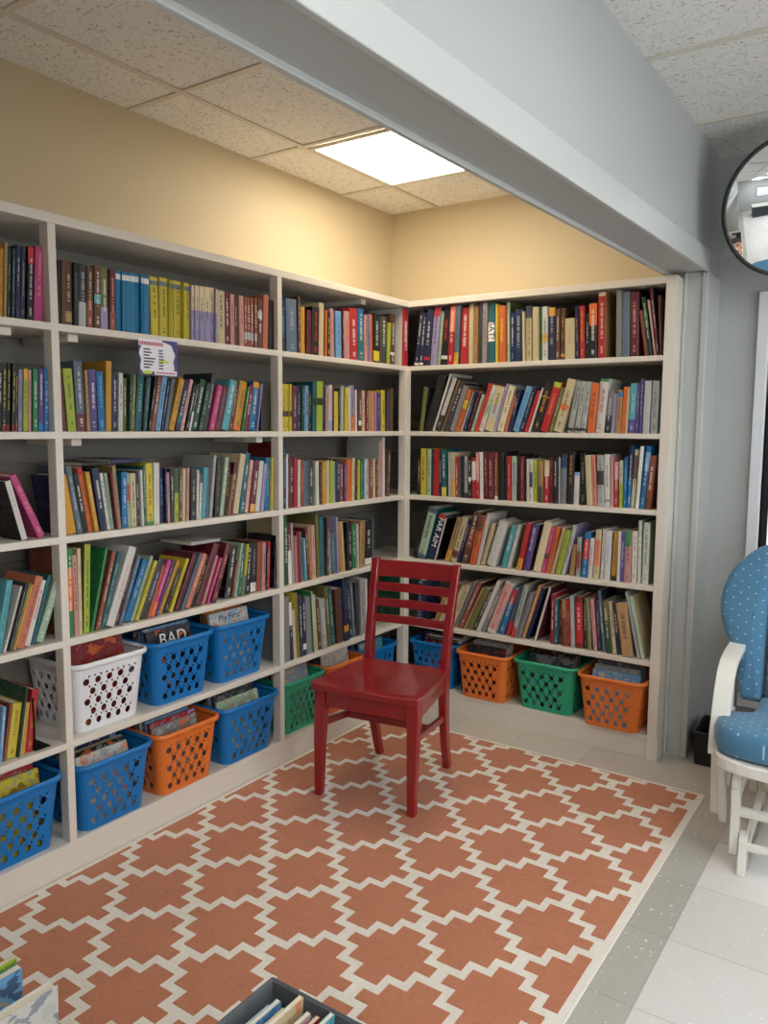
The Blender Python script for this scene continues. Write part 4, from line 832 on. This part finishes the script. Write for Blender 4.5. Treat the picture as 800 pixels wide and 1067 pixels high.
# ------------------------------------------------------------------ glider rocking chair
GL=empty('glider_chair',(2.205,-.72,0),R(3)); tag(GL,'white glider rocking chair with blue dotted cushions at the right edge','chair')
M_gw=paint('cream_white_lacquer','e6e3da',.35,.05,14)
def dots():
    k=NT('blue_dotted_upholstery'); uv=k.new('ShaderNodeUVMap'); uv.uv_map='UVMap'; sp=k.new('ShaderNodeSeparateXYZ'); k.link(uv.outputs[0],sp.inputs[0])
    def lat(off):
        a=k.math('SUBTRACT',k.math('FRACT',k.math('MULTIPLY_ADD',sp.outputs[0],1/.048,off)),.5); b=k.math('SUBTRACT',k.math('FRACT',k.math('MULTIPLY_ADD',sp.outputs[1],1/.041,off)),.5)
        return k.math('ADD',k.math('POWER',k.math('MULTIPLY',a,.048/.0034),2.0),k.math('POWER',k.math('MULTIPLY',b,.041/.0023),2.0))
    m=k.math('LESS_THAN',k.math('MINIMUM',lat(0.0),lat(.5)),1.0)
    wv=k.noise(k.coords(),520,2,.7); lo=k.noise(k.coords(),8,3)
    c=k.mix(k.math('MULTIPLY_ADD',wv,.6,k.math('MULTIPLY',lo,.4)),rgb('2b5c80'),rgb('5f93b4')); c=k.mix(k.math('MULTIPLY',m,.9),c,rgb('a9cbe0'))
    k.base(c); k.rough(.85); k.bump(wv,.35,.001); k.b.inputs['Sheen Weight'].default_value=.2; return k.m
M_dot=dots()
def cushion(name,outline,th,to3d,puff=.02,n=4,holes=None):
    # padded slab: outline in (a,b), thickness th, rounded edges by inset rings
    bm=bmesh.new(); uvl=bm.loops.layers.uv.new('UVMap'); c=Vector((sum(p[0] for p in outline)/len(outline),sum(p[1] for p in outline)/len(outline)))
    prof=[(.020,-.5),(.006,-.44),(0,-.22),(0,.22),(.006,.44),(.020,.5)]; rings=[]; N=len(outline); ab={}
    def inset(i,d):
        p=Vector(outline[i]); a=Vector(outline[i-1]); b=Vector(outline[(i+1)%N]); t=(b-a).normalized(); nrm=Vector((-t.y,t.x)); 
        return p+nrm*d
    area=sum(outline[i-1][0]*outline[i][1]-outline[i][0]*outline[i-1][1] for i in range(N)); sg=1 if area>0 else -1
    def V(p,w):
        v=bm.verts.new(to3d(p[0],p[1],w)); ab[v]=(p[0],p[1]); return v
    for d,w in prof: rings.append([V(inset(i,sg*d),w*th) for i in range(N)])
    for a,b in zip(rings,rings[1:]):
        for i in range(N): bm.faces.new((a[i],a[(i+1)%N],b[(i+1)%N],b[i]))
    for r,sn in ((rings[0],-1),(rings[-1],1)):
        prev=r
        for f in (.75,.5,.25):
            cur=[V(c+(Vector(ab[v])-c)*f,sn*(th*.5+puff*(1-f*f))) for v in r]
            for i in range(N): bm.faces.new((prev[i],prev[(i+1)%N],cur[(i+1)%N],cur[i]))
            prev=cur
        cv=V(c,sn*(th*.5+puff))
        for i in range(N): bm.faces.new((prev[i],prev[(i+1)%N],cv))
    for f in bm.faces:
        for l in f.loops: l[uvl].uv=ab[l.vert]
    return link(name,bm,M_dot,GL,smooth=True)
tilt=R(14)
def back3(a,b,w):   # a across, b up the reclined back, w towards the sitter
    return (a,.145+b*math.sin(tilt)-w*math.cos(tilt),.42+b*math.cos(tilt)+w*math.sin(tilt))
def smooth_loop(P,n=3):
    for _ in range(n):
        Q=[]
        for i in range(len(P)):
            a,b=Vector(P[i]),Vector(P[(i+1)%len(P)]); Q+=[a*.75+b*.25,a*.25+b*.75]
        P=Q
    return [tuple(p) for p in P]
half=[(.0,.0),(.325,.0),(.335,.10),(.345,.16),(.395,.26),(.405,.36),(.37,.46),(.28,.545),(.15,.59),(.0,.60)]
# left wing, middle panel, right wing of the back cushion
wing=[(.247,.0),(.27,.0),(.325,.0),(.330,.10),(.345,.16),(.395,.25),(.408,.35),(.378,.45),(.31,.525),(.26,.552),(.247,.552),(.247,.53),(.247,.4),(.247,.25),(.247,.1),(.247,.02)]
for s in (-1,1): cushion('back_wing',smooth_loop([(s*a,b) for a,b in wing],2),.085,back3,.008)
mid=[(-.238,.02),(-.238,0),(-.21,0),(.21,0),(.238,0),(.238,.02),(.238,.2),(.238,.4),(.238,.535),(.238,.555),(.215,.566),(.15,.592),(0,.605),(-.15,.592),(-.215,.566),(-.238,.555),(-.238,.535),(-.238,.4),(-.238,.2)]
cushion('back_cushion',smooth_loop(mid,2),.085,back3,.018)
fr=[(-.30,.0),(.30,.0),(.33,.15),(.388,.25),(.400,.35),(.37,.455),(.285,.548),(.15,.60),(0,.614),(-.15,.60),(-.285,.548),(-.37,.455),(-.400,.35),(-.388,.25),(-.33,.15)]
bm=bmesh.new(); A=[bm.verts.new(back3(a,b,-.058)) for a,b in smooth_loop(fr,2)]; B=[bm.verts.new(back3(a,b,-.080)) for a,b in smooth_loop(fr,2)]
bm.faces.new(A); bm.faces.new(B[::-1]); 
for i in range(len(A)): bm.faces.new((A[i],A[(i+1)%len(A)],B[(i+1)%len(A)],B[i]))
link('back_frame',bm,M_gw,GL,bevel=.003)
seat=[(-.225,.115),(-.25,.115),(-.25,.09),(-.25,-.06),(-.27,-.08),(-.335,-.10),(-.350,-.20),(-.318,-.305),(-.16,-.335),(.16,-.335),(.318,-.305),(.350,-.20),(.335,-.10),(.27,-.08),(.25,-.06),(.25,.09),(.25,.115),(.225,.115)]
def seat3(a,b,w): return (a,b,.418+w-.02*(b+.3))
cushion('seat_cushion',smooth_loop(seat,2),.085,seat3,.014)
# seat frame, arms, linkage
sf=smooth_loop([(-.31,.26),(-.345,-.20),(-.322,-.315),(-.16,-.352),(.16,-.352),(.322,-.315),(.345,-.20),(.31,.26)],2)
bm=bmesh.new(); prism(bm,sf,2,.335,.372); link('seat_frame',bm,M_gw,GL,bevel=.005)
def arc(P,n=3): 
    for _ in range(n):
        Q=[P[0]]
        for a,b in zip(P,P[1:]): Q+=[(a[0]*.75+b[0]*.25,a[1]*.75+b[1]*.25),(a[0]*.25+b[0]*.75,a[1]*.25+b[1]*.75)]
        P=Q+[P[-1]]
    return P
armp=arc([(.22,.605),(.10,.603),(.0,.60),(-.07,.585),(-.12,.54),(-.165,.46),(-.19,.38),(-.195,.335)],2)
for s in (-1,1):
    x0,x1=(s*.362,s*.307) if s>0 else (-.362,-.307)
    bm=bmesh.new(); sweep(bm,armp,[(min(x0,x1),-.011),(max(x0,x1),-.011),(max(x0,x1),.011),(min(x0,x1),.011)]); link('armrest',bm,M_gw,GL,bevel=.004)
    bm=bmesh.new(); box(bm,(s*.335-.011,-.03,.33),(s*.335+.011,.05,.585)); link('arm_post',bm,M_gw,GL,bevel=.003)
    # hanging side board of the seat with a rounded lower end
    def strap(name,x,y0,z0,y1,z1,w,t):
        bm=bmesh.new(); d=Vector((y1-y0,z1-z0)).normalized(); nn=Vector((-d.y,d.x))*w; P=[]
        for q in range(9): a=math.pi*q/8; P.append((y1+nn.x*math.cos(a)+d.x*w*math.sin(a),z1+nn.y*math.cos(a)+d.y*w*math.sin(a)))
        for q in range(9): a=math.pi*q/8; P.append((y0-nn.x*math.cos(a)-d.x*w*math.sin(a),z0-nn.y*math.cos(a)-d.y*w*math.sin(a)))
        prism(bm,P,0,x-t,x+t); link(name,bm,M_gw,GL,bevel=.002)
    strap('seat_drop_leg',s*.350,-.115,.35,-.075,.105,.019,.012)
    strap('seat_drop_leg',s*.350,.20,.35,.17,.105,.019,.012)
    strap('swing_link',s*.318,-.19,.285,-.125,.105,.018,.010)
    strap('swing_link',s*.318,.16,.285,.215,.105,.018,.010)
    link('base_rail',BOX((s*.268-.013,-.26,.225),(s*.268+.013,.30,.262)),M_gw,GL,bevel=.003)
    for y in (-.235,.27): strap('base_post',s*.268,y,.285,y+.012,.055,.021,.0125)
    bm=bmesh.new(); P=[(-.285,.0),(-.262,.10),(-.247,.118),(-.222,.122),(-.222,.055),(.25,.055),(.25,.12),(.28,.12),(.305,.0),(.24,.0),(.20,.03),(-.19,.03),(-.235,.0)]
    prism(bm,P,0,s*.240-.012,s*.240+.012); link('base_foot',bm,M_gw,GL,bevel=.003)
def rod(y,z,r,w=.24):
    bm=bmesh.new(); tube(bm,[(-w,y,z),(w,y,z)],r,14); link('cross_rod',bm,M_gw,GL,smooth=False)
rod(-.235,.185,.016,.258); rod(-.252,.085,.014,.23); rod(.27,.185,.016,.258); rod(.23,.085,.014,.23); rod(-.02,.245,.012,.258); rod(.15,.245,.012,.258)
# ------------------------------------------------------------------ low black crate behind the glider
cr=empty('storage_crate',(1.80,-.135,0)); tag(cr,'low black crate on the floor behind the glider beside the jamb','crate')
M_blk=paint('black_plastic','0d0e10',.4,.1)
bm=bmesh.new(); a,b,t,h=.145,.11,.006,.135; o=[(-a,-b),(a,-b),(a,b),(-a,b)]; i=[(-a+t,-b+t),(a-t,-b+t),(a-t,b-t),(-a+t,b-t)]
V=lambda L,z,k=1:[bm.verts.new((p[0]*k,p[1]*k,z)) for p in L]
ob,ot,it,ib=V(o,0,.94),V(o,h),V(i,h),V(i,t,.93)
for A,B in ((ob,ot),(ot,it),(it,ib)):
    for q in range(4): bm.faces.new((A[q],A[(q+1)%4],B[(q+1)%4],B[q]))
bm.faces.new(ob[::-1]); bm.faces.new(ib); link('crate_body',bm,M_blk,cr,bevel=.003)
bm=bmesh.new()
for q in range(4): tube(bm,[(*o[q],h),(*o[(q+1)%4],h)],.006,6)
link('rim',bm,M_blk,cr)
bm=bmesh.new(); x=-.08
r_=random.Random(3)
for zz in (.055,.072):
    x=-.085
    while x<.07:
        w=r_.uniform(.006,.016); box(bm,(x,-.1085,zz),(x+w,-.1065,zz+.006)); x+=w+.008
link('print',bm,paint('faint_grey_print','55585c',.5,.1),cr)
# ------------------------------------------------------------------ convex mirror
mc=Vector((1.922,-.30,2.150)); mn=Vector((.42,-.84,-.28)).normalized(); Rm=mn.to_track_quat('Z','Y').to_matrix().to_4x4()
mi=empty('convex_mirror'); mi.matrix_world=Matrix.Translation(mc)@Rm; tag(mi,'round convex safety mirror with black rim mounted high in the corner','mirror')
k=NT('mirror_silver'); k.base((.93,.95,.96,1)); k.b.inputs['Metallic'].default_value=1; k.rough(.02); M_mir=k.m
def dome(r,h,back=False):
    bm=bmesh.new(); Rr=(r*r+h*h)/(2*h); n=48; rings=[]
    for j in range(13):
        rr=r*j/12; z=math.sqrt(max(0,Rr*Rr-rr*rr))-(Rr-h)
        if j==0: c=bm.verts.new((0,0,z))
        else: rings.append([bm.verts.new((rr*math.cos(2*math.pi*q/n),rr*math.sin(2*math.pi*q/n),z)) for q in range(n)])
    for q in range(n): bm.faces.new((c,rings[0][q],rings[0][(q+1)%n]))
    for a,b in zip(rings,rings[1:]):
        for q in range(n): bm.faces.new((a[q],a[(q+1)%n],b[(q+1)%n],b[q]))
    return bm
MR=.238
link('mirror_dome',dome(MR,.055),M_mir,mi,smooth=True)
bm=bmesh.new(); tube(bm,[(MR*math.cos(2*math.pi*q/48),MR*math.sin(2*math.pi*q/48),-.002) for q in range(48)],.0085,8,closed=True); link('rim',bm,M_blk,mi,smooth=True)
bm=bmesh.new(); n=48; A=[bm.verts.new((MR*math.cos(2*math.pi*q/n),MR*math.sin(2*math.pi*q/n),-.004)) for q in range(n)]; B=[bm.verts.new((MR*.9*math.cos(2*math.pi*q/n),MR*.9*math.sin(2*math.pi*q/n),-.018)) for q in range(n)]
for q in range(n): bm.faces.new((A[q],A[(q+1)%n],B[(q+1)%n],B[q]))
bm.faces.new(B); bm.faces.new(A[::-1]); link('backing',bm,M_blk,mi)
inv=mi.matrix_world.inverted()
bm=bmesh.new(); 
for a,b in (((1.66,-.001,2.095),mc-mn*.02+Vector((-.10,0,-.06))),):
    tube(bm,[inv@Vector(a),inv@Vector(b)],.006,8)
link('bracket_arm',bm,M_trimgrey,mi)
bm=bmesh.new(); bx=[(1.63,-.003,2.06),(1.70,-.003,2.06),(1.70,-.003,2.13),(1.63,-.003,2.13)]; hexa(bm,[inv@Vector(p) for p in bx],[inv@(Vector(p)+Vector((0,.0028,0))) for p in bx]); link('wall_plate',bm,M_trimgrey,mi)
# ------------------------------------------------------------------ furniture of the main room, seen only in the mirror
dk=empty('service_desk',(3.4,-4.9,0)); tag(dk,'long dark desk at the room end, seen only in the mirror','desk')
M_dark=paint('dark_laminate','24262c',.4,.08)
link('front_panel',BOX((-.9,.30,0),(.9,.33,.72)),M_dark,dk,bevel=.004); link('desk_top',BOX((-.95,-.35,.72),(.95,.36,.76)),paint('pale_laminate','c7c4ba',.4,.03),dk,bevel=.004)
for s in (-1,1): link('side_panel',BOX((s*.88-.015,-.33,0),(s*.88+.015,.299,.7195)),M_dark,dk,bevel=.003)
nb=empty('notice_board',(3.5,-5.998,1.5)); tag(nb,'framed notice board on the room end wall, seen only in the mirror','board')
link('frame',BOX((-.6,0,-.4),(.6,.02,.4)),M_dark,nb,bevel=.004); link('board',BOX((-.56,.0205,-.36),(.56,.024,.36)),M_paper,nb)
bpy.context.view_layer.update()
